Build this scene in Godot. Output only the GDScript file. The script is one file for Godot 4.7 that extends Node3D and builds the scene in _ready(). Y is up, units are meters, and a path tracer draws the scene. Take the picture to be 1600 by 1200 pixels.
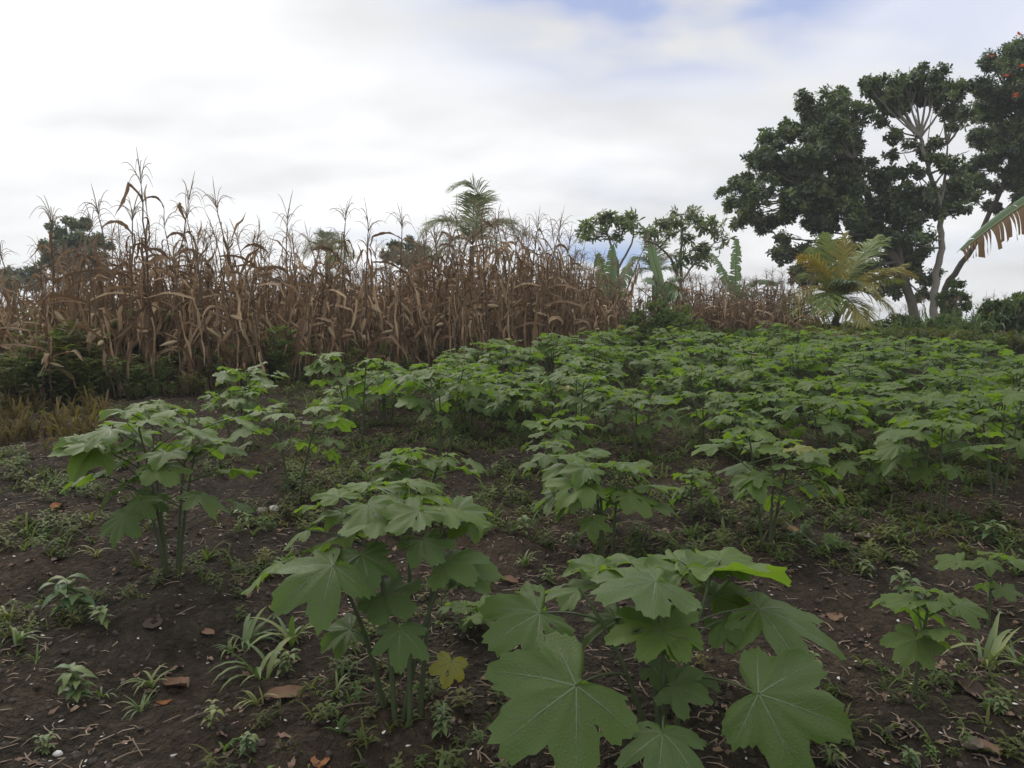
extends Node3D
# An okra field below a stand of dry maize on a low crest, palms and trees behind it, under a bright clouded sky.

# ---------------------------------------------------------------- helpers
class MB:
	var v := PackedVector3Array()
	var n := PackedVector3Array()
	var f := PackedInt32Array()
	func quad(a: int, b: int, c: int, d: int) -> void:
		f.append_array([a, b, c, a, c, d])
	func grid(first: int, nu: int, nv: int) -> void:        # nu rows of nv points
		for i in nu - 1:
			for j in nv - 1:
				var a := first + i * nv + j
				quad(a, a + 1, a + nv + 1, a + nv)
	func tube(p: Array, r: Array, sides: int) -> void:
		var first := v.size()
		var k := p.size()
		var side := Vector3.RIGHT
		for i in k:
			var t: Vector3 = (p[mini(i + 1, k - 1)] - p[maxi(i - 1, 0)]).normalized()
			if absf(t.dot(side)) > 0.95:
				side = Vector3.FORWARD if absf(t.z) < 0.9 else Vector3.UP
			var x := (side - t * side.dot(t)).normalized()
			side = x
			var y := t.cross(x)
			for s in sides:
				var a := TAU * s / sides
				v.append(p[i] + (x * cos(a) + y * sin(a)) * r[i])
		for i in k - 1:
			for s in sides:
				var a := first + i * sides + s
				var b := first + i * sides + (s + 1) % sides
				quad(a, b, b + sides, a + sides)
	func strip(p: Array, w: Array, up: Array, fold: float) -> void:   # a folded ribbon: points, half widths, face normals
		var first := v.size()
		for i in p.size():
			var t: Vector3 = (p[mini(i + 1, p.size() - 1)] - p[maxi(i - 1, 0)]).normalized()
			var sd: Vector3 = t.cross(up[i]).normalized()
			var u: Vector3 = sd.cross(t)
			v.append(p[i] - sd * w[i] + u * w[i] * fold)
			v.append(p[i])
			v.append(p[i] + sd * w[i] + u * w[i] * fold)
		grid(first, p.size(), 3)
	func normals() -> void:
		n.resize(v.size())
		n.fill(Vector3.ZERO)
		for i in range(0, f.size(), 3):
			var a := f[i]
			var b := f[i + 1]
			var c := f[i + 2]
			var m := (v[c] - v[a]).cross(v[b] - v[a])
			n[a] += m
			n[b] += m
			n[c] += m
		for i in n.size():
			n[i] = n[i].normalized() if n[i].length_squared() > 1e-20 else Vector3.UP
	func into(mesh: ArrayMesh, m: Material, colors = null, uv = null) -> ArrayMesh:
		if v.is_empty():
			return mesh
		normals()
		var a := []
		a.resize(Mesh.ARRAY_MAX)
		a[Mesh.ARRAY_VERTEX] = v
		a[Mesh.ARRAY_NORMAL] = n
		a[Mesh.ARRAY_INDEX] = f
		if colors != null:
			a[Mesh.ARRAY_COLOR] = colors
		if uv != null:
			a[Mesh.ARRAY_TEX_UV] = uv
		mesh.add_surface_from_arrays(Mesh.PRIMITIVE_TRIANGLES, a)
		if m:
			mesh.surface_set_material(mesh.get_surface_count() - 1, m)
		return mesh
	func mesh(m: Material) -> ArrayMesh:
		return into(ArrayMesh.new(), m)

var rng := RandomNumberGenerator.new()
var used := {}
var bump := FastNoiseLite.new()
var patch := FastNoiseLite.new()
var M := {}

func rf(a: float, b: float) -> float:
	return rng.randf_range(a, b)

func lin(r: float, g: float, b: float) -> Color:
	return Color(r, g, b).linear_to_srgb()

func mat(called: String, r: float, g: float, b: float, rough := 0.6, spec := 0.5, back = null) -> StandardMaterial3D:
	var m := StandardMaterial3D.new()
	m.resource_name = called
	m.albedo_color = lin(r, g, b)
	m.roughness = rough
	m.metallic_specular = spec
	m.cull_mode = BaseMaterial3D.CULL_DISABLED
	if back != null:
		m.backlight_enabled = true
		m.backlight = lin(back.x, back.y, back.z)
	M[called] = m
	return m

func numbered(called: String) -> String:
	used[called] = used.get(called, -1) + 1
	return called if used[called] == 0 else "%s_%03d" % [called, used[called]]

func tag(o: Node, label: String, category := "", group := "", kind := "") -> Node:
	if label:
		o.set_meta("label", label)
	if category:
		o.set_meta("category", category)
	if group:
		o.set_meta("group", group)
	if kind:
		o.set_meta("kind", kind)
	return o

func thing(called: String, label: String, category: String, at: Vector3, group := "") -> Node3D:
	var o := Node3D.new()
	o.name = numbered(called)
	add_child(o)
	o.position = at
	tag(o, label, category, group)
	return o

func part(called: String, mesh: Mesh, parent: Node, m: Material = null) -> MeshInstance3D:
	var o := MeshInstance3D.new()
	o.name = called if parent != self else numbered(called)
	o.mesh = mesh
	if m:
		o.set_surface_override_material(0, m)
	parent.add_child(o, true)
	return o

func many(called: String, mesh: Mesh, where: Array, colors: Array, parent: Node) -> MultiMeshInstance3D:
	var mm := MultiMesh.new()
	mm.transform_format = MultiMesh.TRANSFORM_3D
	mm.use_colors = colors.size() > 0
	mm.mesh = mesh
	mm.instance_count = where.size()
	for i in where.size():
		mm.set_instance_transform(i, where[i])
		if colors.size():
			mm.set_instance_color(i, colors[i])
	var o := MultiMeshInstance3D.new()
	o.name = called if parent != self else numbered(called)
	o.multimesh = mm
	parent.add_child(o, true)
	o.set_meta("kind", "stuff")
	return o

func bez(a: Vector3, b: Vector3, c: Vector3, k: int) -> Array:
	var out := []
	for i in k + 1:
		var t := float(i) / k
		out.append(a * (1 - t) * (1 - t) + b * 2 * t * (1 - t) + c * t * t)
	return out

func taper(k: int, a: float, b: float, power := 1.0) -> Array:
	var out := []
	for i in k:
		out.append(lerpf(a, b, pow(float(i) / (k - 1), power)))
	return out

func frame(x: Vector3, up: Vector3, s: float) -> Basis:      # x axis along x, y axis as near up as it goes
	x = x.normalized()
	var z := x.cross(up)
	if z.length() < 0.02:
		z = x.cross(Vector3(0.3, 0.2, 0.9))
	z = z.normalized()
	var y := z.cross(x)
	return Basis(x * s, y * s, z * s)

# ---------------------------------------------------------------- the ground's form
func hill(d: float) -> float:                                # height along the view: a gentle rise to a crest, then down to a plain
	if d < -20.0:
		return -1.25
	if d < 14.0:
		return 0.0625 * d
	if d < 30.0:
		return 0.875 + 0.0625 * (d - 14.0) - 0.1225 / 32.0 * (d - 14.0) * (d - 14.0)
	if d < 150.0:
		return 0.895 - 0.06 * (d - 30.0)
	if d < 250.0:
		var t := d - 150.0
		return -6.305 - 0.06 * t + 0.0003 * t * t
	return -9.305

func rough_at(x: float, d: float) -> float:
	return bump.get_noise_2d(x * 1.6, d * 1.6) * 0.065 + bump.get_noise_2d(x * 7.0 + 50, d * 7.0) * 0.028

func gy(x: float, z: float) -> float:
	return hill(-z) + (rough_at(x, -z) if -z < 60 and -z > -5 else 0.0)

func ground_at(x: float, d: float, sink := 0.0) -> Vector3:
	return Vector3(x, gy(x, -d) - sink, -d)

func lines(fine_a: float, fine_b: float, step: float, lo: float, hi: float, grow: float) -> Array:
	var out := []
	var a := fine_a
	while a < fine_b:
		out.append(a)
		a += step
	var s := step
	var up := [fine_b]
	while up[-1] < hi:
		s *= grow
		up.append(minf(hi, up[-1] + s))
	s = step
	var down := [fine_a]
	while down[-1] > lo:
		s *= grow
		down.append(maxf(lo, down[-1] - s))
	down.reverse()
	down.pop_back()
	return down + out + up

func build_ground() -> void:
	var xs := lines(-3.6, 4.2, 0.036, -2500.0, 2500.0, 1.055)
	var ds := lines(1.5, 7.0, 0.036, -300.0, 4000.0, 1.05)
	var b := MB.new()
	var col := PackedColorArray()
	var grit := FastNoiseLite.new()
	grit.seed = 5
	grit.frequency = 9.0
	grit.fractal_octaves = 3
	for d in ds:
		for x in xs:
			var y := gy(x, -d)
			if d < 12 and d > 0 and absf(x) < 9:
				y += grit.get_noise_2d(x, d) * 0.016
			b.v.append(Vector3(x, y, -d))
			var p: float = patch.get_noise_2d(x * 1.3, d * 1.3)
			var q: float = grit.get_noise_2d(x * 0.35 + 9, d * 0.35)
			var warm: float = clampf((d - 2.5) / 4.0, 0, 1)
			var c := Vector3(0.62, 0.63, 0.60).lerp(Vector3(0.98, 0.87, 0.77), clampf(warm * 0.75 + p * 0.9, 0, 1)) * (1.0 + q * 0.6)
			if d > 45:
				c = Vector3(1.0, 1.6, 0.6)
			col.append(Color(c.x, c.y, c.z))
	b.grid(0, ds.size(), xs.size())
	var m := StandardMaterial3D.new()
	m.resource_name = "soil"
	m.vertex_color_use_as_albedo = true
	m.roughness = 0.95
	m.metallic_specular = 0.25
	var nz := FastNoiseLite.new()
	nz.seed = 3
	nz.frequency = 0.02
	nz.fractal_octaves = 6
	nz.fractal_gain = 0.62
	var t := NoiseTexture2D.new()
	t.width = 1024
	t.height = 1024
	t.seamless = true
	t.noise = nz
	var g := Gradient.new()
	g.set_color(0, lin(0.020, 0.0155, 0.012))
	g.set_color(1, lin(0.105, 0.083, 0.062))
	g.add_point(0.5, lin(0.046, 0.0355, 0.027))
	t.color_ramp = g
	m.albedo_texture = t
	var hz := FastNoiseLite.new()
	hz.seed = 8
	hz.frequency = 0.035
	hz.fractal_octaves = 5
	hz.fractal_gain = 0.6
	var ht := NoiseTexture2D.new()
	ht.width = 1024
	ht.height = 1024
	ht.seamless = true
	ht.noise = hz
	m.heightmap_enabled = true
	m.heightmap_texture = ht
	m.heightmap_scale = 3.0
	m.uv1_triplanar = true
	m.uv1_world_triplanar = true
	m.uv1_scale = Vector3(0.9, 0.9, 0.9)
	var o := part("ground", b.into(ArrayMesh.new(), m, col), self)
	tag(o, "dark brown soil of the field rising gently to a low crest", "", "", "structure")

# ---------------------------------------------------------------- the sky
func build_sky() -> PanoramaSkyMaterial:
	var w := 1536
	var h := 768
	var im := Image.create(w, h, false, Image.FORMAT_RGBF)
	var a := FastNoiseLite.new()
	a.seed = 21
	a.frequency = 1.0
	a.fractal_octaves = 5
	var holes := FastNoiseLite.new()
	holes.seed = 4
	holes.frequency = 0.9
	holes.fractal_octaves = 5
	for j in h:
		var el := PI / 2 - PI * (j + 0.5) / h
		for i in w:
			var az := wrapf(TAU * (i + 0.5) / w, -PI, PI)            # 0 looks along -z, growing to the right
			var c := Vector3(0.2, 0.19, 0.17)
			if el > -0.02:
				var e := maxf(el, 0.0)
				# a cloud sheet seen in perspective: flatter towards the horizon
				var k := 1.0 / (sin(e) + 0.22)
				var px := sin(az) * cos(e) * k
				var pz := cos(az) * cos(e) * k
				var n := a.get_noise_2d(px * 0.55 + 3.0, pz * 0.85)
				var n2 := a.get_noise_2d(px * 1.6 + 30.0, pz * 2.6 + 7)
				var q := holes.get_noise_2d(px * 0.8 + 11.0, pz * 1.2 + 5.0)
				var bright := exp(-(pow((az + 0.66) / 0.8, 2) + pow((e - 0.32) / 0.38, 2)))    # the sun stands behind the clouds over there
				var v := 0.90 + 0.22 * bright + n * 0.22 + n2 * 0.16
				var cloud := Vector3(0.98, 0.985, 0.995) * clampf(v, 0.64, 1.25)
				var thin := clampf((q - 0.2) * 2.5, 0, 1) * clampf(1.0 - bright * 1.8, 0, 1)
				var veil := exp(-(pow((az - 0.21) / 0.24, 2) + pow((e - 0.41) / 0.09, 2))) * 1.7     # the thin patch high up
				thin = maxf(thin * 0.35, veil * clampf(0.85 + n2 * 1.5, 0, 1))
				thin = maxf(thin, 0.30 * exp(-(pow((az - 0.5) / 0.3, 2) + pow((e - 0.34) / 0.12, 2))) * clampf(1.0 + n2 * 2.0, 0, 1.5))
				var low := exp(-pow((e - 0.092) / 0.024, 2)) * clampf((holes.get_noise_2d(az * 4.0 + 2.0, e * 12.0) - 0.06) * 5.0, 0, 1)
				var blue := Vector3(0.36, 0.46, 0.78).lerp(Vector3(0.22, 0.45, 0.82), clampf(1.0 - e * 3.5, 0, 1))
				c = (cloud * (1.0 + 0.75 * smoothstep(0.42, 1.3, e))).lerp(blue, clampf(thin * 0.95, 0, 0.85))
				c = c.lerp(blue, low * 0.8 * exp(-pow((az - 0.06) / 0.36, 2)))
				var hz := clampf(1.0 - e / 0.07, 0, 1)
				c = c.lerp(Vector3(0.98, 0.99, 1.0), hz * 0.8)
			im.set_pixel(i, j, Color(c.x, c.y, c.z))
	var m := PanoramaSkyMaterial.new()
	m.panorama = ImageTexture.create_from_image(im)
	return m

# ---------------------------------------------------------------- okra
var blades_near := []
var blades_far := []

func okra_blade(s: int, rays: int, veins: bool) -> ArrayMesh:
	rng.seed = 900 + s
	var axes := [0.0, rf(0.78, 0.95), -rf(0.78, 0.95), rf(1.72, 1.98), -rf(1.72, 1.98)]
	var len := [1.0, rf(0.82, 0.98), rf(0.82, 0.98), rf(0.58, 0.72), rf(0.58, 0.72)]
	var half := [0.50, 0.48, 0.48, 0.64, 0.64]
	var sinus := rf(0.36, 0.56) if veins else rf(0.40, 0.56)
	var droop := rf(0.10, 0.34)
	var vee := rf(-0.22, 0.26)
	var puff := rf(0.06, 0.13)
	var wave := rf(0.025, 0.07)
	var ph := rf(0, 6)
	var b := MB.new()
	var rings := [0.0, 0.16, 0.36, 0.56, 0.76, 0.9, 1.0] if veins else [0.0, 0.3, 0.65, 1.0]
	var shape := func(th: float, t: float, edge: float) -> Vector3:
		var r := 0.16
		var w := 1.0
		for k in 5:
			var dt: float = absf(wrapf(th - axes[k], -PI, PI)) / half[k]
			r = maxf(r, len[k] * (1.0 - sinus * pow(dt, 1.7)) if dt < 1.6 else 0.0)
			w = minf(w, dt)
		if absf(th) > 2.5:
			r *= lerpf(1.0, 0.32, clampf((absf(th) - 2.5) / 0.55, 0, 1))
		r *= edge
		var x := cos(th) * r * t
		var z := sin(th) * r * t
		var q := sqrt(x * x + z * z)
		var y := -droop * q * q + vee * absf(z) * 0.6 + puff * sin(minf(w, 1.0) * PI * 0.5) * t * r + wave * sin(th * 6.0 + ph) * t * t * t + wave * 0.7 * sin(th * 13.0 + ph * 2) * t * t + 0.022 * sin(x * 15.0 + ph) * sin(z * 13.0 + ph * 3.0) * t + 0.05 * sin(x * 4.0 + ph * 2.0) * sin(z * 3.5 + ph) * t
		return Vector3(x, y, z)
	for t in rings:
		for i in rays:
			var th := lerpf(-3.06, 3.06, float(i) / (rays - 1))
			var edge := 1.0
			if t == 1.0:
				edge = 1.0 + ((0.032 if i % 2 else -0.032) if veins else rf(-0.05, 0.05)) + 0.025 * sin(i * 1.3 + ph) + rf(-0.015, 0.015)
			b.v.append(shape.call(th, t, edge))
	b.grid(0, rings.size(), rays)
	if veins:                                                # small holes and bites that insects left
		for hole in rng.randi_range(0, 3):
			var ring := rng.randi_range(2, rings.size() - 2)
			var at := ring * (rays - 1) + rng.randi_range(8, rays - 12)
			for q in rng.randi_range(1, 3):
				for k in 6:
					b.f[(at + q) * 6 + k] = b.f[(at + q) * 6]
	var mesh := b.mesh(null)
	if veins:
		var g := MB.new()
		for k in 5:
			for sgn in [1.0, -1.0]:
				var p := []
				var w := []
				var u := []
				for i in 7:
					var t := 0.02 + 0.9 * i / 6.0
					p.append(shape.call(axes[k], t, 1.0) + Vector3(0, 0.006 * sgn, 0))
					w.append(lerpf(0.009, 0.002, i / 6.0))
					u.append(Vector3.UP)
				g.strip(p, w, u, 0.0)
				if sgn > 0:
					for j in 3:
						for sd in [1.0, -1.0]:
							var t0 := 0.16 + 0.17 * j
							var q := []
							for i in 4:
								q.append(shape.call(axes[k] + sd * (i / 3.0) * (0.30 - 0.05 * j), t0 + 0.30 * i / 3.0, 1.0) + Vector3(0, 0.004, 0))
							g.strip(q, [0.003, 0.0024, 0.0018, 0.0008], [Vector3.UP, Vector3.UP, Vector3.UP, Vector3.UP], 0.0)
		g.into(mesh, M.vein)
	return mesh

func green(kind: float) -> Material:                        # 0 dark old leaf ... 1 young bright leaf
	return M["okra_%d" % clampi(int(kind * 6.0), 0, 5)]

func put_leaf(parent: Node, at: Vector3, tip: Vector3, up: Vector3, size: float, near: bool, m: Material) -> MeshInstance3D:
	var set_ := blades_near if near else blades_far
	var o := part("leaf", set_[rng.randi() % set_.size()], parent, m)
	o.transform = Transform3D(frame(tip, up, size), at)
	return o

# leaves: [attach share of the height, junction, tip point, normal, green]; all from the plant's foot, metres
func okra_given(at: Vector3, stems: Array, leaves: Array, label: String) -> void:
	var o := thing("okra_plant", label, "okra plant", at, "okra plants in the field")
	var tubes := []
	var paths := []
	for s in stems:                                          # [foot x, foot z, top x, top y, top z]
		var a := Vector3(s[0], -0.03, s[1])
		var c := Vector3(s[2], s[3], s[4])
		var p := bez(a, Vector3(lerpf(a.x, c.x, 0.3), c.y * 0.55, lerpf(a.z, c.z, 0.3)), c, 8)
		var b := MB.new()
		b.tube(p, taper(9, 0.0095, 0.0045), 7)
		tubes.append(b)
		paths.append(p)
	for l in leaves:
		var j := Vector3(l[0], l[1], l[2])
		var tip := Vector3(l[3], l[4], l[5])
		var best := 1e9
		var si := 0
		var at_p := Vector3.ZERO
		for k in paths.size():
			for q in range(2, 9):
				var p: Vector3 = paths[k][q]
				var dist: float = p.distance_to(j) + maxf(0.0, p.y - j.y + 0.03) * 3.0
				if dist < best:
					best = dist
					si = k
					at_p = p
		var mid := (at_p + j) / 2 + Vector3(0, 0.02 + 0.05 * at_p.distance_to(j), 0)
		tubes[si].tube(bez(at_p, mid, j, 5), taper(6, 0.0045, 0.0028), 5)
		var m: Material = M.okra_yellow if l[9] > 1.5 else green(l[9])
		var leaf := put_leaf(o, j, tip - j, Vector3(l[6], l[7], l[8]), tip.distance_to(j) * (0.92 if l[9] < 1.5 else 0.75), true, m)
		if l[9] > 1.5:
			leaf.set_meta("label", "yellowed leaf hanging low")
	for b in tubes:
		part("stem", b.mesh(M.okra_stem), o)

func okra(at: Vector3, hgt: float, nst: int, spread: float, lsize: float, s: int, near: bool, label: String, group: String) -> void:
	rng.seed = 7000 + s
	var o := thing("okra_plant", label, "okra plant", at, group)
	var turn := rf(0, TAU)
	for k in nst:
		var az := turn + TAU * k / nst + rf(-0.5, 0.5)
		var out := Vector3(cos(az), 0, sin(az))
		var lean := spread * rf(0.18, 0.42) * (1.0 if nst > 1 else 0.3)
		var sh := hgt * rf(0.78, 0.98)
		var foot := out * rf(0.02, 0.06) * (1.0 if nst > 1 else 0.1) - Vector3(0, 0.03, 0)
		var top := out * lean + Vector3(rf(-0.03, 0.03), sh, rf(-0.03, 0.03))
		var p := bez(foot, foot.lerp(top, 0.3) + Vector3(0, sh * 0.25, 0), top, 8)
		var b := MB.new()
		b.tube(p, taper(9, 0.009, 0.004), 6 if near else 4)
		var nl := rng.randi_range(7, 10) if nst < 4 else rng.randi_range(6, 8)
		var spin := rf(0, TAU)
		for i in nl:
			var t := lerpf(0.42, 1.0, pow(float(i) / (nl - 1), 0.7))
			var a: Vector3 = p[int(t * 8)].lerp(p[mini(8, int(t * 8) + 1)], t * 8 - int(t * 8))
			spin += 2.4 + rf(-0.5, 0.5)
			var la := spin
			var ld := Vector3(cos(la), 0, sin(la))
			ld = (ld + out * 0.55 * (1.0 if nst > 1 else 0.0)).normalized()
			var young := clampf((t - 0.82) / 0.18, 0, 1)
			var pl := spread * lerpf(rf(0.34, 0.6), 0.12, young)
			var rise := lerpf(rf(0.15, 0.7), 0.8, young)
			var j := a + (ld + Vector3(0, rise, 0)).normalized() * pl
			j.y = minf(j.y, hgt * rf(0.93, 1.04))
			var size := lsize * lerpf(rf(0.58, 0.95), rf(0.45, 0.65), young) * (0.75 if t < 0.45 else 1.0)
			var dip := lerpf(rf(-0.3, 0.42) if t > 0.65 else rf(0.05, 0.6), rf(-0.45, 0.15), young)
			if t < 0.5:
				dip += 0.3
			var tip := (ld.rotated(Vector3.UP, rf(-0.5, 0.5)) - Vector3(0, dip, 0))
			var up := Vector3(rf(-0.35, 0.35), 1.0, rf(-0.35, 0.35))
			b.tube(bez(a, a.lerp(j, 0.5) + Vector3(0, pl * 0.08, 0), j, 3), taper(4, 0.0042, 0.0026), 4)
			var tone := clampf(0.30 + 0.45 * (t - 0.4) + rf(-0.2, 0.25) + young * 0.2, 0, 0.99)
			put_leaf(o, j, tip, up, size, near, M.okra_yellow if rng.randf() < 0.005 else green(tone))
		part("stem", b.mesh(M.okra_stem), o)

# ---------------------------------------------------------------- dry maize
var maize_leaves := []

func maize_leaf(s: int) -> ArrayMesh:
	rng.seed = 300 + s
	var len := rf(0.42, 0.92)
	var b := MB.new()
	var p := [Vector3.ZERO]
	var w := []
	var u := []
	var k := 14
	var sort: int = [0, 1, 0, 2, 1, 3, 0, 1, 2][s % 9]                                        # 0, 1 hanging limp, 2 arching over, 3 stiff and slanting
	var ang: float = [rf(0.3, 0.9), rf(-0.4, 0.5), rf(0.8, 1.3), rf(0.3, 1.2)][sort]
	var to: float = [rf(-1.6, -1.3), rf(-1.65, -1.4), rf(-1.5, -0.7), rf(-0.7, 0.5)][sort]
	var quick: float = [rf(0.5, 0.8), rf(0.6, 0.9), rf(0.14, 0.28), rf(0.05, 0.15)][sort]
	var side := rf(-0.2, 0.2)
	var twist := rf(-0.6, 0.6)
	var tw := rf(-0.55, 0.55)
	var wide := rf(0.012, 0.034)
	var kink := rng.randi_range(3, 10)
	for i in k:
		var t := float(i) / (k - 1)
		w.append(wide * (0.55 + 1.3 * t) * (1.0 - pow(t, 2.2)) * rf(0.6, 1.25) + 0.0015)
		var tang := Vector3(cos(ang), sin(ang), side).normalized()
		u.append(Vector3(-sin(ang), cos(ang), 0).rotated(tang, twist))
		if i < k - 1:
			p.append(p[-1] + tang * len / k)
		ang = lerpf(ang, to, quick * rf(0.4, 1.3)) + rf(-0.16, 0.16)
		if i == kink:
			ang = maxf(ang - rf(0.2, 1.1), -1.8)
		side += rf(-0.16, 0.16) - side * 0.1
		twist += tw * rf(0.0, 1.6)
	b.strip(p, w, u, rf(0.3, 1.1))
	return b.mesh(null)

func tassel(s: int) -> ArrayMesh:
	rng.seed = 500 + s
	var b := MB.new()
	var top := Vector3(rf(-0.09, 0.09), rf(0.34, 0.46), rf(-0.09, 0.09))
	b.tube(bez(Vector3.ZERO, Vector3(0, 0.2, 0), top, 5), [0.005, 0.0045, 0.005, 0.005, 0.004, 0.0015], 4)
	var count := rng.randi_range(8, 14)
	for i in count:
		var az := TAU * i / count + rf(-0.3, 0.3)
		var o := Vector3(cos(az), 0, sin(az))
		var y := rf(0.02, 0.16)
		var reach := rf(0.10, 0.26)
		var up := rf(0.12, 0.26)
		var drop := rf(-0.03, 0.26)
		b.tube(bez(Vector3(0, y, 0), Vector3(0, y + up, 0) + o * reach * 0.45, Vector3(0, y + up - drop, 0) + o * reach, 6), [0.003, 0.0036, 0.0036, 0.0036, 0.003, 0.0025, 0.001], 3)
	return b.mesh(M.tassel)

func make_maize(s: int) -> Node3D:                           # two metres tall before it is scaled
	rng.seed = 100 + s
	var o := Node3D.new()
	var b := MB.new()
	var bend := Vector3(rf(-0.12, 0.12), 0, rf(-0.12, 0.12))
	var top := Vector3(0, 1.72, 0) + bend * 1.6
	var p := bez(Vector3(0, -0.05, 0), Vector3(0, 0.9, 0) + Vector3(rf(-0.06, 0.06), 0, rf(-0.06, 0.06)), top, 12)
	for i in range(1, 12):
		p[i] += Vector3(rf(-0.012, 0.012), 0, rf(-0.012, 0.012))
	b.tube(p, taper(13, 0.0145, 0.006), 6)
	for i in 8:                                              # the joints of the stalk
		var q: Vector3 = p[i + 1]
		b.tube([q - Vector3(0, 0.008, 0), q, q + Vector3(0, 0.008, 0)], [0.010, 0.0175 - i * 0.001, 0.010], 6)
	part("stalk", b.mesh(M["stalk_%d" % (s % 3)]), o)
	var spin := rf(0, TAU)
	var nl := rng.randi_range(15, 20)
	for i in nl:
		var t := lerpf(0.12, 0.97, float(i) / (nl - 1))
		spin += PI + rf(-0.7, 0.7)
		var l := part("leaf", maize_leaves[rng.randi() % maize_leaves.size()], o, M["dry_%d" % (rng.randi() % 7)])
		l.transform = Transform3D(Basis(Vector3.UP, spin).scaled(Vector3.ONE * rf(0.75, 1.15) * (0.75 if t > 0.85 else 1.0)), p[int(t * 12)] + Vector3(0, rf(-0.05, 0.05), 0))
	var tz := part("tassel", tassel(s), o)
	tz.transform = Transform3D(Basis(Vector3.RIGHT, bend.z * 1.2).rotated(Vector3.BACK, -bend.x * 1.2), top - Vector3(0, 0.02, 0))
	for i in rng.randi_range(0, 2):
		var e := MB.new()
		var a := p[5 + i] as Vector3
		var az := rf(0, TAU)
		var d := Vector3(cos(az), rf(-1.6, 0.9), sin(az)).normalized()
		var q := []
		for j in 7:
			q.append(a + d * 0.235 * j / 6.0)
		e.tube(q, [0.008, 0.022, 0.029, 0.029, 0.024, 0.013, 0.004], 7)
		part("ear_husk", e.mesh(M["husk_%d" % (rng.randi() % 2)]), o)
	return o

# ---------------------------------------------------------------- trees
func rosette(count: int, len: float, wide: float, spread: float, s: int) -> ArrayMesh:
	rng.seed = 40 + s
	var b := MB.new()
	for i in count:
		var az := TAU * i / count * 1.618 * 2.0 + rf(-0.3, 0.3)
		var el := rf(1.25 - spread, 1.3) if i % 3 else rf(0.9, 1.4)
		el -= spread * float(i) / count
		if spread > 2.0:
			el = rf(-0.75, 0.15)
		var d := Vector3(cos(az) * cos(el), sin(el), sin(az) * cos(el))
		var l := len * rf(0.7, 1.1)
		var a := d * len * 0.1
		b.strip([a, a + d * l * 0.35, a + d * l * 0.75 - Vector3(0, l * 0.05, 0), a + d * l - Vector3(0, l * 0.14, 0)], [wide * 0.15, wide * 0.8, wide, wide * 0.1], [Vector3(0, 1, 0.01), Vector3(0, 1, 0.01), Vector3(0, 1, 0.01), Vector3(0, 1, 0.01)], 0.25)
	return b.mesh(null)

# clumps: Vector4(x, y, z, r) in metres from the tree's foot
func crown(parent: Node, clumps: Array, mesh: ArrayMesh, m: Material, each: float, size: float, flat: float, tones: Array, s: int, called := "foliage") -> void:
	rng.seed = 60 + s
	var where := []
	var col := []
	for c in clumps:
		var r: float = c.w
		var k := int(each * pow(r, 2.2))
		var shade := rf(0.75, 1.25)
		# each clump is a handful of lumps of its own
		var lumps := []
		for i in 7:
			var q := Vector3(rf(-1, 1), rf(-1, 1) * flat, rf(-1, 1))
			lumps.append([q.normalized() * Vector3(r, r * flat, r) * rf(0.35, 0.85), r * rf(0.28, 0.52)])
		for i in k:
			var l: Array = lumps[rng.randi() % 7]
			var q := Vector3(rng.randfn(), rng.randfn(), rng.randfn()).normalized()
			var p: Vector3 = l[0] + Vector3(q.x, q.y * lerpf(flat, 1.0, 0.5), q.z) * l[1] * pow(rng.randf(), 0.38)
			var up := (q + Vector3(0, 0.75, 0) + Vector3(rf(-0.5, 0.5), rf(-0.5, 0.5), rf(-0.5, 0.5))).normalized()
			var bs := frame(up.cross(Vector3(rf(-1, 1), rf(-1, 1), rf(-1, 1))), up, size * rf(0.65, 1.25))
			where.append(Transform3D(bs, Vector3(c.x, c.y, c.z) + p))
			var tone: Color = tones[rng.randi() % tones.size()]
			var v := shade * rf(0.75, 1.25)
			col.append(Color(tone.r * v, tone.g * v, tone.b * v))
	var o := many(called, mesh, where, col, parent)
	o.material_override = m

func limb(parent: Node, called: String, p: Array, r0: float, r1: float, m: Material, sides := 8) -> void:
	var b := MB.new()
	var q := p.duplicate()
	for i in range(1, q.size() - 1):
		q[i] += Vector3(rf(-1, 1), rf(-1, 1), rf(-1, 1)) * r0 * 0.35
	b.tube(q, taper(q.size(), r0, r1, 0.8), sides)
	part(called, b.mesh(m), parent)

func spline(pts: Array, k: int) -> Array:
	var out := []
	for i in pts.size() - 1:
		var a: Vector3 = pts[maxi(i - 1, 0)]
		var b: Vector3 = pts[i]
		var c: Vector3 = pts[i + 1]
		var d: Vector3 = pts[mini(i + 2, pts.size() - 1)]
		for j in k:
			out.append(b.cubic_interpolate(c, a, d, float(j) / k))
	out.append(pts[-1])
	return out

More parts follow.
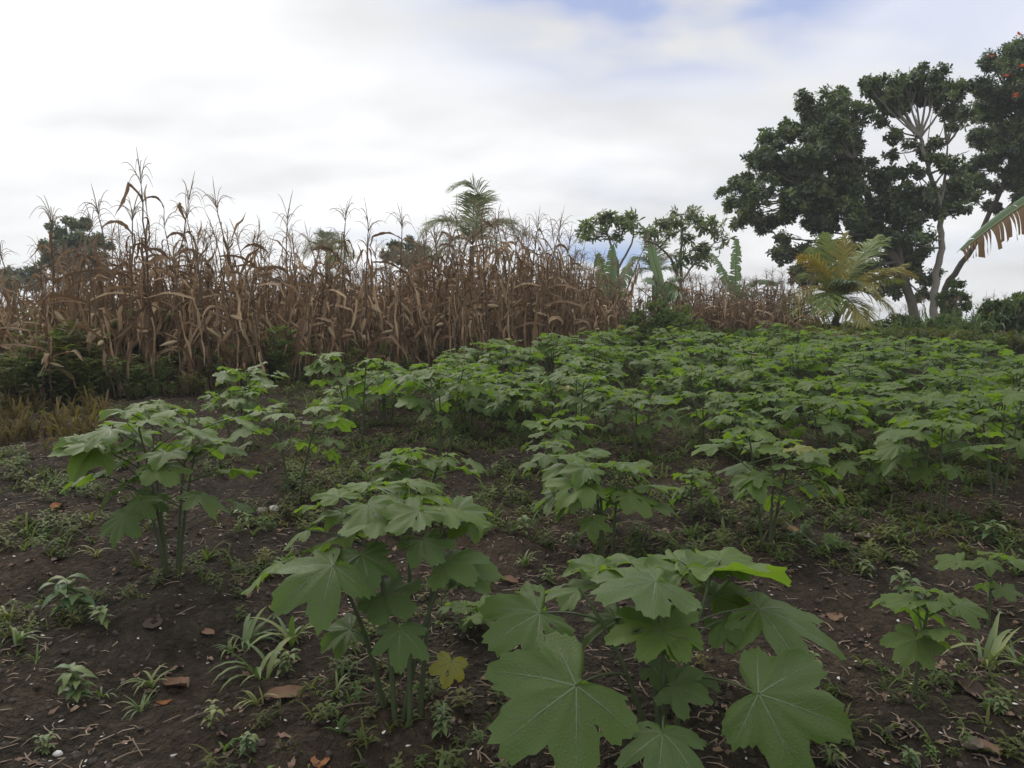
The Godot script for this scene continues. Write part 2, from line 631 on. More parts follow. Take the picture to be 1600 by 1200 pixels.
func tree(called: String, label: String, group: String, foot: Vector3, trunks: Array, clumps: Array, leaf: ArrayMesh, m: Material, bark: Material, each: float, size: float, tones: Array, s: int) -> Node3D:
	rng.seed = 20 + s
	var o := thing(called, label, "tree", foot, group)
	var nodes := []
	for t in trunks:                                         # [points, foot radius, top radius]
		var p := spline(t[0], 5)
		limb(o, "trunk", p, t[1], t[2], bark, 10)
		nodes.append_array(p.slice(int(p.size() * 0.35)))
	for c in clumps:
		var to := Vector3(c.x, c.y, c.z)
		var best: Vector3 = nodes[0]
		for q in nodes:
			if q.distance_to(to) + maxf(0, q.y - to.y) * 1.5 < best.distance_to(to) + maxf(0, best.y - to.y) * 1.5:
				best = q
		var mid := best.lerp(to, 0.5) + Vector3(0, -0.1 * best.distance_to(to), 0)
		limb(o, "branch", bez(best, mid, to, 6), minf(0.035, c.w * 0.07) + c.w * 0.03, minf(0.018, c.w * 0.04), bark, 6)
		for i in 5:
			var e: Vector3 = to + Vector3(rf(-1, 1), rf(-0.4, 1), rf(-1, 1)) * c.w * 0.75
			limb(o, "twig", bez(mid.lerp(to, rf(0.2, 0.9)), mid.lerp(e, 0.6) + Vector3(0, 0.1 * minf(c.w, 1.0), 0), e, 4), minf(0.02, c.w * 0.04), minf(0.006, c.w * 0.015), bark, 4)
	crown(o, clumps, leaf, m, each, size, 0.45 if m == M.cassava_leaf and each < 400 else 0.8, tones, s)
	return o

func frond(parent: Node, a: Vector3, ctl: Vector3, tip: Vector3, leaflet: float, m: Material, s: int, broad := 1.0, hang := 0.4) -> void:
	rng.seed = 80 + s
	var b := MB.new()
	var k := 56
	var p := bez(a, ctl, tip, k)
	b.tube(p, taper(k + 1, 0.022, 0.004), 5)
	for i in range(4, k + 1):
		var t := float(i) / k
		var tang: Vector3 = (p[mini(i + 1, k)] - p[i - 1]).normalized()
		var sd := tang.cross(Vector3.UP)
		sd = sd.normalized() if sd.length() > 0.05 else Vector3.RIGHT
		var nrm := sd.cross(tang)
		for sg in [1.0, -1.0]:
			var l := leaflet * sin(PI * (0.12 + 0.82 * t)) * rf(0.8, 1.15)
			var d: Vector3 = (sd * sg * rf(0.6, 1.0) + tang * rf(0.6, 1.0) + nrm * rf(-0.1, 0.4)).normalized()
			var q := []
			var w := []
			var u := []
			for j in 4:
				var x := j / 3.0
				q.append(p[i] + d * l * x - Vector3(0, hang * l * x * x * rf(0.7, 1.2), 0))
				w.append(broad * leaflet * [0.008, 0.019, 0.015, 0.002][j])
				u.append(nrm)
			b.strip(q, w, u, 0.3)
	part("frond", b.mesh(m), parent)

func banana_leaf(parent: Node, p: Array, wide: float, m_a: Material, m_b: Material, torn_a: float, torn_b: float, hang: float, s: int, up := Vector3.UP, label := "") -> void:
	rng.seed = 880 + s
	var k := p.size() - 1
	var rib := MB.new()
	rib.tube(p, taper(k + 1, 0.026, 0.006), 6)
	var leaf := part("leaf", rib.mesh(M.banana_rib), parent)
	if label:
		leaf.set_meta("label", label)
	for sg in [1.0, -1.0]:
		var b := MB.new()
		var torn: float = torn_a if sg > 0 else torn_b
		var slit := 0.0
		for i in k:
			var row := []
			var cut := rng.randf() < torn
			if cut:
				slit = rf(-0.5, 0.5)
			for e in 2:
				var t := clampf((i + e) / float(k), 0, 1)
				var tang: Vector3 = (p[mini(i + 1, k)] - p[maxi(i - 1, 0)]).normalized()
				var sd := tang.cross(up).normalized()
				var nrm := sd.cross(tang)
				var w := wide * pow(sin(PI * clampf(0.08 + 0.88 * t, 0, 1)), 0.6)
				var pts := []
				var gap := rf(0.004, 0.022) if e == 0 and cut else 0.0
				var ww := w * (1.0 + (rf(-0.5, 0.12) if torn > 0.3 else 0.0))
				for j in 5:
					var x := j / 4.0
					pts.append(p[i + e] + tang * (0.25 * w * x + gap * 2.0 * x) + sd * sg * ww * x * (1.0 - 0.3 * hang * x) + nrm * (0.10 * w * sin(x * PI) + slit * w * x * x * 0.5) - Vector3(0, (hang + absf(slit) * 0.6) * w * x * x, 0))
				row.append(pts)
			var first := b.v.size()
			for pts in row:
				for q in pts:
					b.v.append(q)
			b.grid(first, 2, 5)
		part("blade", b.mesh(m_a if sg > 0 else m_b), leaf)

# ---------------------------------------------------------------- low plants
var weed_leaves := []
var grass_blades := []

func ovate(s: int) -> ArrayMesh:
	rng.seed = 1200 + s
	var b := MB.new()
	var d := rf(0.1, 0.45)
	var p := []
	var w := []
	var u := []
	for i in 6:
		var t := i / 5.0
		p.append(Vector3(t, 0.12 * sin(t * PI) - d * t * t, 0))
		w.append([0.03, 0.16, 0.24, 0.22, 0.12, 0.005][i])
		u.append(Vector3.UP)
	b.strip(p, w, u, rf(0.1, 0.4))
	return b.mesh(null)

func blade(s: int) -> ArrayMesh:
	rng.seed = 1300 + s
	var b := MB.new()
	var ang := rf(0.9, 1.45)
	var fall := rf(0.12, 0.36)
	var p := [Vector3.ZERO]
	var w := []
	var u := []
	for i in 7:
		w.append([0.028, 0.04, 0.045, 0.042, 0.034, 0.02, 0.002][i])
		u.append(Vector3(-sin(ang), cos(ang), 0.0))
		if i < 6:
			p.append(p[-1] + Vector3(cos(ang), sin(ang), rf(-0.05, 0.05)) / 6.0)
		ang -= fall
	b.strip(p, w, u, 0.35)
	return b.mesh(null)

func weed(kind: String, at: Vector3, size: float, s: int, label: String, group: String, tone: int) -> void:
	rng.seed = 2100 + s
	if kind == "grass":
		var o := thing("grass_tuft", label, "grass tuft", at, group)
		for i in rng.randi_range(8, 13):
			var l := part("blade", grass_blades[rng.randi() % grass_blades.size()], o, M["weed_%d" % clampi(tone + rng.randi_range(-1, 1), 0, 4)])
			l.transform = Transform3D(Basis(Vector3.UP, rf(0, TAU)).scaled(Vector3.ONE * size * rf(0.5, 1.1)), Vector3(rf(-0.1, 0.1), -0.02, rf(-0.1, 0.1)) * size)
	else:
		var o := thing("leafy_weed", label, "weed", at, group)
		var b := MB.new()
		for st in rng.randi_range(2, 3):
			var top := Vector3(rf(-0.3, 0.3), rf(0.55, 1.0), rf(-0.3, 0.3)) * size
			var p := bez(Vector3(0, -0.02, 0), top * 0.5 + Vector3(0, 0.1 * size, 0), top, 6)
			b.tube(p, taper(7, 0.0028, 0.0014), 4)
			var spin := rf(0, TAU)
			for i in range(2, 7):
				for sd in 2:
					var l := part("leaf", weed_leaves[rng.randi() % weed_leaves.size()], o, M["weed_%d" % clampi(tone + rng.randi_range(-1, 1), 0, 4)])
					l.transform = Transform3D(Basis(Vector3.UP, spin + PI * sd + rf(-0.3, 0.3)).scaled(Vector3.ONE * size * rf(0.28, 0.5)), p[i])
				spin += 1.57
		part("stem", b.mesh(M.weed_stem), o)

func sprig(kind: int, s: int) -> ArrayMesh:                   # one small plant joined into one mesh, for the uncountable ones
	rng.seed = 1500 + s
	var b := MB.new()
	if kind == 0:                                            # grassy
		for i in 7:
			var az := rf(0, TAU)
			var d := Vector3(cos(az), 0, sin(az))
			var l := rf(0.5, 1.0)
			var hgt := rf(0.3, 0.8) * l
			var q := bez(Vector3.ZERO, Vector3(0, hgt, 0) + d * l * 0.3, d * l * rf(0.6, 0.9) + Vector3(0, hgt * rf(0.4, 1.0), 0), 4)
			b.strip(q, [0.03, 0.042, 0.038, 0.025, 0.002], [Vector3.UP, Vector3.UP, Vector3.UP, Vector3.UP, Vector3.UP], 0.3)
	elif kind == 1:                                          # leafy
		for st in 2:
			var top := Vector3(rf(-0.4, 0.4), rf(0.5, 1), rf(-0.4, 0.4))
			var spin := rf(0, TAU)
			for i in range(2, 7):
				var c := top * i / 6.0
				for sd in 2:
					var az := spin + PI * sd + rf(-0.4, 0.4)
					var d := Vector3(cos(az), rf(-0.2, 0.4), sin(az))
					var l := rf(0.25, 0.42)
					b.strip([c, c + d * l * 0.5 + Vector3(0, 0.03, 0), c + d * l - Vector3(0, 0.05, 0)], [0.015, 0.07, 0.004], [Vector3(0.05, 1, 0), Vector3(0.05, 1, 0), Vector3(0.05, 1, 0)], 0.25)
				spin += 1.6
	else:                                                    # tall and feathery
		for st in 3:
			var top := Vector3(rf(-0.35, 0.35), rf(0.6, 1), rf(-0.35, 0.35))
			b.tube([Vector3.ZERO, top * 0.5 + Vector3(rf(-0.05, 0.05), 0, 0), top], [0.008, 0.006, 0.003], 3)
			for i in range(3, 12):
				var c := top * i / 11.0
				var az := rf(0, TAU)
				var d := Vector3(cos(az), rf(0.0, 0.7), sin(az)).normalized()
				var l := rf(0.14, 0.28) * (1.25 - i / 16.0)
				for j in 4:
					var e: Vector3 = c + d * l * (j + 1) / 4.0
					for sd in [1.0, -1.0]:
						var w: Vector3 = d.cross(Vector3.UP).normalized() * sd + d * 0.5 + Vector3(0, rf(-0.3, 0.2), 0)
						b.strip([e, e + w * 0.05, e + w * 0.1], [0.005, 0.022, 0.003], [Vector3(0, 1, 0.1), Vector3(0, 1, 0.1), Vector3(0, 1, 0.1)], 0.1)
	return b.mesh(M.tinted_leaf)

func dead_leaf(at: Vector3, size: float, s: int, label: String, m: Material, group := "dead leaves on the soil") -> void:
	rng.seed = 2600 + s
	var b := MB.new()
	var k := 9
	var curl := rf(0.2, 0.9)
	for i in k:
		var t := i / float(k - 1)
		var w: float = 0.30 * pow(sin(PI * clampf(0.03 + 0.95 * t, 0, 1)), 0.8)
		for j in 5:
			var x := (j - 2) / 2.0
			b.v.append(Vector3(t - 0.5, 0.05 + curl * 0.22 * x * x + 0.22 * curl * sin(t * 4.0 + s) * t + rf(-0.02, 0.02), x * w * (1.0 + rf(-0.12, 0.12))))
	b.grid(0, k, 5)
	var o := part("dead_leaf", b.mesh(m), self)
	o.transform = Transform3D(Basis(Vector3.UP, rf(0, TAU)).scaled(Vector3.ONE * size), at)
	tag(o, label, "dead leaf", group)

func stone(at: Vector3, r: float, s: int, m: Material, label: String) -> void:
	rng.seed = 2800 + s
	var nz := FastNoiseLite.new()
	nz.seed = s
	nz.frequency = 0.8
	var b := MB.new()
	for i in 9:
		for j in 13:
			var a := PI * i / 8.0
			var t := TAU * j / 12.0
			var q := Vector3(sin(a) * cos(t), cos(a), sin(a) * sin(t))
			b.v.append(q * Vector3(1.15, 0.75, 0.95) * r * (1.0 + 0.35 * nz.get_noise_3dv(q * 1.5)))
	b.grid(0, 9, 13)
	var o := part("stone", b.mesh(m), self)
	o.position = at + Vector3(0, r * 0.35, 0)
	tag(o, label, "stone")

func stick(at: Vector3, len: float, yaw: float, s: int, label: String) -> void:
	rng.seed = 2900 + s
	var b := MB.new()
	var d := Vector3(cos(yaw), 0, -sin(yaw))
	var p := bez(at - d * len * 0.5 + Vector3(0, 0.006, 0), at + Vector3(rf(-0.02, 0.02), 0.02, rf(-0.02, 0.02)), at + d * len * 0.5 + Vector3(0, 0.006, 0), 8)
	b.tube(p, taper(9, 0.0032, 0.0018), 5)
	b.tube([p[4], p[4] + (d + Vector3(d.z, 0.3, -d.x) * 0.8) * len * 0.22], [0.002, 0.001], 4)
	var o := part("twig", b.mesh(M.twig), self)
	tag(o, label, "twig", "twigs on the soil")

# ---------------------------------------------------------------- materials
func build_materials() -> void:
	var relief := FastNoiseLite.new()
	relief.noise_type = FastNoiseLite.TYPE_CELLULAR
	relief.cellular_return_type = FastNoiseLite.RETURN_DISTANCE2_SUB
	relief.frequency = 0.022
	relief.seed = 12
	var rt := NoiseTexture2D.new()
	rt.width = 512
	rt.height = 512
	rt.seamless = true
	rt.noise = relief
	# okra leaves from old and dark to young and bright; what passes through a blade is yellower than what it throws back
	for i in 6:
		var t := i / 5.0
		var m := mat("okra_%d" % i, lerpf(0.042, 0.072, t), lerpf(0.074, 0.116, t), lerpf(0.015, 0.012, t), 0.48, 0.40, Vector3(lerpf(0.12, 0.20, t), lerpf(0.22, 0.33, t), 0.022))
		m.heightmap_enabled = true
		m.heightmap_texture = rt
		m.heightmap_scale = 0.3
		m.uv1_triplanar = true
		m.uv1_scale = Vector3(2.2, 2.2, 2.2)
	mat("okra_yellow", 0.13, 0.135, 0.02, 0.55, 0.4, Vector3(0.25, 0.2, 0.02))
	mat("vein", 0.075, 0.105, 0.04, 0.5)
	mat("okra_stem", 0.055, 0.075, 0.03, 0.6)
	for i in 7:
		var t := i / 6.0
		mat("dry_%d" % i, lerpf(0.098, 0.36, t * t), lerpf(0.058, 0.262, t * t), lerpf(0.036, 0.165, t * t), 0.8, 0.3, Vector3(0.10, 0.06, 0.03) * lerpf(0.6, 1.3, t))
	mat("stalk_0", 0.15, 0.115, 0.075, 0.8, 0.3)
	mat("stalk_1", 0.11, 0.078, 0.055, 0.8, 0.3)
	mat("stalk_2", 0.19, 0.15, 0.09, 0.8, 0.3)
	mat("tassel", 0.24, 0.185, 0.13, 0.9, 0.2)
	mat("husk_0", 0.34, 0.26, 0.16, 0.8, 0.3)
	mat("husk_1", 0.24, 0.16, 0.095, 0.8, 0.3)
	mat("bark", 0.15, 0.13, 0.105, 0.95, 0.2)
	mat("bark_dark", 0.07, 0.058, 0.048, 0.95, 0.2)
	mat("bark_pale", 0.22, 0.20, 0.17, 0.95, 0.2)
	for k in ["tinted_leaf", "tree_leaf", "cassava_leaf"]:
		var m := StandardMaterial3D.new()
		m.resource_name = k
		m.vertex_color_use_as_albedo = true
		m.cull_mode = BaseMaterial3D.CULL_DISABLED
		m.roughness = 0.4 if k == "tree_leaf" else 0.6
		m.metallic_specular = 0.5 if k == "tree_leaf" else 0.35
		m.backlight_enabled = true
		m.backlight = lin(0.85, 1.0, 0.35) if k != "tree_leaf" else lin(0.55, 0.7, 0.25)
		M[k] = m
	var lt := StandardMaterial3D.new()
	lt.resource_name = "litter"
	lt.vertex_color_use_as_albedo = true
	lt.cull_mode = BaseMaterial3D.CULL_DISABLED
	lt.roughness = 0.85
	M["litter"] = lt
	mat("palm_green", 0.055, 0.085, 0.032, 0.45, 0.5, Vector3(0.08, 0.12, 0.02))
	mat("palm_dim", 0.10, 0.12, 0.065, 0.45, 0.5, Vector3(0.16, 0.19, 0.07))
	mat("palm_lime", 0.11, 0.15, 0.03, 0.5, 0.4, Vector3(0.20, 0.24, 0.02))
	mat("palm_yellow", 0.19, 0.185, 0.035, 0.5, 0.5, Vector3(0.24, 0.17, 0.02))
	mat("palm_orange", 0.24, 0.19, 0.04, 0.5, 0.5, Vector3(0.30, 0.22, 0.02))
	mat("palm_dead", 0.17, 0.10, 0.055, 0.8, 0.3, Vector3(0.1, 0.06, 0.03))
	mat("banana_green", 0.075, 0.125, 0.055, 0.42, 0.5, Vector3(0.09, 0.16, 0.03))
	mat("banana_pale", 0.10, 0.15, 0.075, 0.5, 0.45, Vector3(0.10, 0.15, 0.05))
	mat("banana_brown", 0.17, 0.115, 0.07, 0.8, 0.3, Vector3(0.12, 0.07, 0.03))
	mat("banana_rib", 0.14, 0.16, 0.075, 0.5)
	mat("banana_stem", 0.12, 0.115, 0.06, 0.7)
	for i in 5:
		var t := i / 4.0
		mat("weed_%d" % i, lerpf(0.05, 0.15, t), lerpf(0.095, 0.165, t), lerpf(0.035, 0.05, t), 0.55, 0.45, Vector3(lerpf(0.06, 0.14, t), lerpf(0.12, 0.17, t), 0.02))
	mat("weed_stem", 0.08, 0.09, 0.04, 0.7)
	mat("dead_brown", 0.14, 0.085, 0.055, 0.85, 0.3)
	mat("dead_rust", 0.22, 0.10, 0.045, 0.85, 0.3)
	mat("dead_grey", 0.17, 0.14, 0.115, 0.9, 0.2)
	mat("dead_dark", 0.055, 0.04, 0.033, 0.9, 0.2)
	mat("stone_white", 0.55, 0.53, 0.50, 0.8)
	mat("stone_grey", 0.20, 0.18, 0.17, 0.9)
	mat("twig", 0.16, 0.125, 0.095, 0.9, 0.2)
	mat("flower", 0.55, 0.10, 0.03, 0.6, 0.4, Vector3(0.3, 0.06, 0.01))

# ---------------------------------------------------------------- the scene
func _ready() -> void:
	bump.seed = 2
	bump.frequency = 0.6
	bump.fractal_octaves = 3
	patch.seed = 6
	patch.frequency = 0.35
	patch.fractal_octaves = 3
	var cam := Camera3D.new()
	cam.name = "camera"
	cam.fov = 53.13
	cam.position = Vector3(0, 1.35, 0)
	cam.rotation.x = -atan(85.0 / 1200.0)
	cam.near = 0.05
	cam.far = 6000.0
	cam.current = true
	add_child(cam)
	var env := Environment.new()
	env.background_mode = Environment.BG_SKY
	env.sky = Sky.new()
	env.sky.sky_material = build_sky()
	env.background_energy_multiplier = 1.0
	env.ambient_light_source = Environment.AMBIENT_SOURCE_SKY
	env.tonemap_mode = Environment.TONE_MAPPER_LINEAR
	env.tonemap_exposure = 1.0
	env.fog_enabled = true
	env.fog_density = 0.0016
	env.fog_light_color = Color(0.93, 0.95, 0.97)
	env.sdfgi_enabled = true
	env.ssao_enabled = true
	env.ssil_enabled = true
	var we := WorldEnvironment.new()
	we.name = "world"
	we.environment = env
	add_child(we)
	var sun := DirectionalLight3D.new()
	sun.name = "sun"
	sun.light_color = Color(1.0, 0.965, 0.91)
	sun.light_energy = 0.48
	sun.light_angular_distance = 25.0
	sun.shadow_enabled = true
	add_child(sun)
	sun.look_at_from_position(Vector3(-9, 13, -13), Vector3.ZERO)
	build_materials()
	build_ground()
	for i in 16:
		blades_near.append(okra_blade(i, 85, true))
	for i in 14:
		blades_far.append(okra_blade(40 + i, 35, false))
	for i in 32:
		maize_leaves.append(maize_leaf(i))
	for i in 6:
		weed_leaves.append(ovate(i))
		grass_blades.append(blade(i))
	build_trees()
	build_maize()
	build_okra()
	build_low_plants()
	build_litter()

func build_trees() -> void:
	var broad := rosette(11, 0.17, 0.036, 1.5, 1)
	var fine := rosette(14, 0.15, 0.022, 1.7, 2)
	var palmate := rosette(7, 0.26, 0.034, 2.6, 3)
	var small := rosette(9, 0.12, 0.026, 1.6, 4)
	var dark := [Color(0.080, 0.11, 0.055), Color(0.095, 0.13, 0.055), Color(0.12, 0.155, 0.055), Color(0.065, 0.092, 0.052), Color(0.16, 0.19, 0.06)]
	var mid := [Color(0.09, 0.12, 0.06), Color(0.10, 0.135, 0.06), Color(0.10, 0.125, 0.06)]
	var light := [Color(0.10, 0.145, 0.05), Color(0.12, 0.165, 0.055), Color(0.085, 0.13, 0.05)]
	var bright := [Color(0.15, 0.20, 0.07), Color(0.18, 0.23, 0.075), Color(0.13, 0.18, 0.07)]
	var grey := [Color(0.20, 0.24, 0.13), Color(0.24, 0.27, 0.15), Color(0.17, 0.205, 0.11)]
	var o: Node3D
	o = tree("broadleaf_tree", "big dark evergreen tree spreading its crown far to the left, brown leaning trunk", "trees behind the field", Vector3(13.14, 1.00, -25.00),
		[[[Vector3(0.00, 0.00, 0.00), Vector3(-0.34, 1.59, 0.00), Vector3(-1.01, 3.13, 0.00), Vector3(-1.81, 4.75, 0.00), Vector3(-2.19, 5.76, 0.00)], 0.170, 0.070],
		[[Vector3(-0.48, 2.10, 0.00), Vector3(-0.80, 3.94, 0.00), Vector3(-0.54, 5.36, 0.00)], 0.100, 0.040],
		[[Vector3(-1.41, 3.94, 0.00), Vector3(-2.25, 4.35, 0.00), Vector3(-3.39, 4.75, 0.00)], 0.090, 0.030]],
		[Vector4(-6.02, 4.49, -0.62, 0.42), Vector4(-5.89, 4.97, 0.45, 0.56), Vector4(-6.09, 3.66, 0.54, 0.37), Vector4(-6.52, 4.68, 0.42, 0.23), Vector4(-5.41, 4.66, 0.55, 0.65), Vector4(-4.88, 5.94, -0.36, 0.70), Vector4(-4.66, 6.68, -0.63, 0.47), Vector4(-4.19, 5.50, -0.70, 0.79), Vector4(-4.35, 4.18, 0.43, 0.65), Vector4(-3.93, 6.82, -0.64, 0.65), Vector4(-3.85, 7.37, 0.33, 0.51), Vector4(-3.25, 7.28, 0.13, 0.70), Vector4(-2.28, 7.72, -0.40, 0.70), Vector4(-3.22, 6.28, 0.72, 0.89), Vector4(-3.89, 5.61, 0.71, 0.79), Vector4(-1.95, 6.40, -0.58, 0.65), Vector4(-3.79, 4.69, 0.36, 0.79), Vector4(-2.83, 5.01, 0.25, 0.93), Vector4(-1.81, 5.49, -0.14, 0.61), Vector4(-2.83, 3.99, -0.31, 0.79), Vector4(-2.32, 3.92, 0.86, 0.84), Vector4(-1.32, 4.34, 0.29, 0.79), Vector4(-1.14, 5.23, 0.11, 0.56), Vector4(-2.11, 3.02, 0.02, 0.70), Vector4(-3.45, 3.51, 0.51, 0.51), Vector4(-1.16, 3.31, -0.15, 0.70), Vector4(-4.16, 3.38, -0.80, 0.37), Vector4(-4.62, 2.74, 0.19, 0.33), Vector4(-3.72, 2.83, -0.08, 0.47), Vector4(-3.72, 2.16, 0.67, 0.61), Vector4(-3.18, 2.68, 0.39, 0.51), Vector4(-3.72, 1.92, -0.29, 0.33), Vector4(-3.07, 1.86, 0.68, 0.47), Vector4(-0.30, 2.53, -0.68, 0.65), Vector4(0.27, 3.04, -0.72, 0.61), Vector4(-0.90, 3.74, 0.71, 0.65), Vector4(-1.54, 7.37, -0.77, 0.51), Vector4(0.15, 1.99, 0.22, 0.47), Vector4(0.37, 1.51, -0.48, 0.37), Vector4(-5.18, 4.11, -0.45, 0.47), Vector4(-1.84, 2.48, 0.36, 0.51), Vector4(-3.74, 5.97, -0.80, 0.93), Vector4(-2.71, 5.87, -1.00, 0.98), Vector4(-3.99, 4.79, -0.80, 0.84), Vector4(-1.85, 5.17, -1.20, 0.98), Vector4(-0.97, 4.93, -1.00, 0.70), Vector4(-2.32, 7.02, -1.00, 0.79), Vector4(-0.21, 4.40, -1.00, 0.70), Vector4(-1.23, 3.91, -1.30, 0.93), Vector4(-0.17, 3.26, -1.20, 0.79), Vector4(-2.45, 4.51, -1.00, 0.93), Vector4(-3.14, 6.97, -0.80, 0.70), Vector4(-4.20, 2.85, -0.31, 0.51), Vector4(-3.63, 2.23, -0.27, 0.47), Vector4(-2.60, 2.94, -0.54, 0.70), Vector4(-2.26, 2.18, 0.41, 0.61), Vector4(-0.60, 1.76, -0.44, 0.51), Vector4(0.20, 2.27, -0.81, 0.51), Vector4(-4.70, 3.78, -0.30, 0.61), Vector4(-5.13, 5.67, -0.06, 0.61), Vector4(-5.84, 4.24, 0.68, 0.56)],
		broad, M.tree_leaf, M.bark, 290, 0.90, dark, 1)
	o = tree("broadleaf_tree", "slender dark tree with pale bare upper branches, right of the leaning trunk", "trees behind the field", Vector3(13.21, 1.02, -24.00),
		[[[Vector3(0.00, 0.00, 0.00), Vector3(-0.10, 1.23, 0.00), Vector3(0.03, 2.61, 0.00), Vector3(-0.00, 3.78, 0.00), Vector3(-0.37, 5.14, 0.00), Vector3(-0.70, 6.20, 0.00)], 0.140, 0.050],
		[[Vector3(-0.03, 3.97, 0.00), Vector3(0.12, 5.14, 0.00), Vector3(0.13, 6.01, 0.00)], 0.060, 0.020]],
		[Vector4(-1.94, 7.73, 0.01, 0.54), Vector4(-1.80, 7.18, 0.25, 0.45), Vector4(-1.03, 7.98, -0.37, 0.54), Vector4(-0.38, 8.15, -0.30, 0.58), Vector4(-0.23, 7.67, -0.11, 0.54), Vector4(-0.04, 7.47, 0.53, 0.49), Vector4(0.32, 7.09, -0.24, 0.45), Vector4(-1.18, 7.22, -0.22, 0.49), Vector4(0.30, 7.56, 0.54, 0.31), Vector4(-1.65, 6.85, -0.66, 0.31), Vector4(-1.42, 6.26, -0.26, 0.36), Vector4(0.13, 6.42, 0.63, 0.31), Vector4(-1.24, 5.88, -0.73, 0.27), Vector4(-0.18, 5.17, 0.60, 0.45), Vector4(-0.51, 4.41, 0.28, 0.54), Vector4(0.59, 4.62, -0.37, 0.49), Vector4(0.22, 4.00, -0.16, 0.49), Vector4(0.75, 4.09, -0.09, 0.36), Vector4(-0.44, 3.82, -0.25, 0.49), Vector4(-1.03, 4.55, 0.07, 0.36), Vector4(-1.20, 3.06, 0.32, 0.40), Vector4(-0.74, 3.17, 0.54, 0.40), Vector4(-2.65, 7.51, 0.72, 0.31), Vector4(-0.46, 5.84, -0.36, 0.31), Vector4(-0.79, 6.11, -0.43, 0.27), Vector4(-0.19, 6.02, -0.07, 0.31), Vector4(0.29, 5.65, -0.40, 0.31), Vector4(-0.98, 5.13, 0.24, 0.31), Vector4(-0.42, 5.44, 0.39, 0.31), Vector4(-0.50, 7.88, -0.80, 0.67), Vector4(0.32, 7.58, -0.80, 0.67), Vector4(-1.10, 7.68, -0.80, 0.63), Vector4(0.75, 4.53, -1.00, 0.67), Vector4(-0.06, 4.33, -1.00, 0.67), Vector4(1.15, 4.94, -1.00, 0.58), Vector4(1.14, 7.09, -0.80, 0.45)],
		broad, M.tree_leaf, M.bark_pale, 330, 0.85, dark, 2)
	limb(o, "bare_branch", spline([Vector3(-0.37, 5.14, 0.00), Vector3(-0.67, 6.30, 0.00), Vector3(-0.88, 6.87, 0.00)], 4), 0.030, 0.008, M.bark_pale, 6)
	limb(o, "bare_branch", spline([Vector3(-0.43, 5.33, 0.00), Vector3(-0.96, 6.39, 0.00), Vector3(-1.37, 6.78, 0.00)], 4), 0.024, 0.006, M.bark_pale, 6)
	limb(o, "bare_branch", spline([Vector3(-0.39, 5.29, 0.00), Vector3(-0.08, 6.30, 0.00), Vector3(0.06, 6.78, 0.00)], 4), 0.024, 0.006, M.bark_pale, 6)
	limb(o, "bare_branch", spline([Vector3(-0.48, 5.53, 0.00), Vector3(-0.44, 6.49, 0.00), Vector3(-0.31, 7.16, 0.00)], 4), 0.024, 0.006, M.bark_pale, 6)
	limb(o, "bare_branch", spline([Vector3(-0.22, 4.75, 0.00), Vector3(0.34, 5.53, 0.00), Vector3(0.82, 5.81, 0.00)], 4), 0.035, 0.008, M.bark_pale, 6)
	limb(o, "bare_branch", spline([Vector3(-0.66, 6.01, 0.00), Vector3(-1.09, 6.10, 0.00), Vector3(-1.34, 6.01, 0.00)], 4), 0.025, 0.008, M.bark_pale, 6)
	limb(o, "bare_branch", spline([Vector3(-0.05, 3.97, 0.00), Vector3(-0.61, 4.75, 0.00), Vector3(-0.83, 5.29, 0.00)], 4), 0.030, 0.008, M.bark_pale, 6)
	limb(o, "bare_branch", spline([Vector3(-0.21, 4.56, 0.00), Vector3(-0.92, 5.29, 0.00), Vector3(-1.20, 5.72, 0.00)], 4), 0.030, 0.006, M.bark_pale, 6)
	o = tree("flowering_tree", "dense dark tree with a few orange-red flowers at the right edge", "trees behind the field", Vector3(15.04, 0.94, -27.00),
		[[[Vector3(0.00, 0.00, 0.00), Vector3(0.12, 1.81, 0.00), Vector3(0.83, 2.97, 0.00), Vector3(1.57, 4.51, 0.00), Vector3(2.20, 6.25, 0.00), Vector3(2.56, 7.98, 0.00)], 0.130, 0.050],
		[[Vector3(1.20, 3.74, 0.00), Vector3(2.69, 5.16, 0.00), Vector3(3.73, 6.47, 0.00)], 0.080, 0.030]],
		[Vector4(2.25, 10.04, 0.22, 0.71), Vector4(2.26, 9.89, -0.70, 0.60), Vector4(0.82, 9.23, 0.87, 0.45), Vector4(2.20, 8.73, -0.01, 1.01), Vector4(1.03, 8.48, 0.48, 0.66), Vector4(1.82, 7.90, -0.51, 0.81), Vector4(1.66, 6.94, 0.28, 1.01), Vector4(0.87, 6.93, 0.32, 0.55), Vector4(2.59, 6.96, 0.18, 1.11), Vector4(1.37, 6.09, -0.08, 0.76), Vector4(2.45, 5.59, -0.51, 0.81), Vector4(0.96, 5.44, 0.28, 0.45), Vector4(1.13, 6.13, -0.66, 0.30), Vector4(2.58, 8.40, 0.73, 1.21), Vector4(3.32, 6.37, 0.43, 1.26), Vector4(3.26, 9.43, 0.76, 1.16), Vector4(2.47, 5.03, 0.73, 0.60), Vector4(4.30, 4.81, -0.53, 0.91), Vector4(1.82, 4.84, -0.43, 0.40), Vector4(0.62, 4.84, 0.60, 0.35), Vector4(4.13, 7.39, 0.59, 1.26), Vector4(2.35, 7.72, 0.16, 0.91), Vector4(3.17, 6.13, -0.46, 0.86)],
		fine, M.tree_leaf, M.bark_dark, 450, 1.00, dark, 3)
	flower_cluster(o, Vector3(0.16, 9.04, 2.00))
	flower_cluster(o, Vector3(1.00, 8.66, 2.20))
	flower_cluster(o, Vector3(-0.32, 7.32, 1.50))
	flower_cluster(o, Vector3(1.37, 9.92, 1.40))
	flower_cluster(o, Vector3(0.64, 8.41, 2.00))
	flower_cluster(o, Vector3(0.73, 7.70, 2.40))
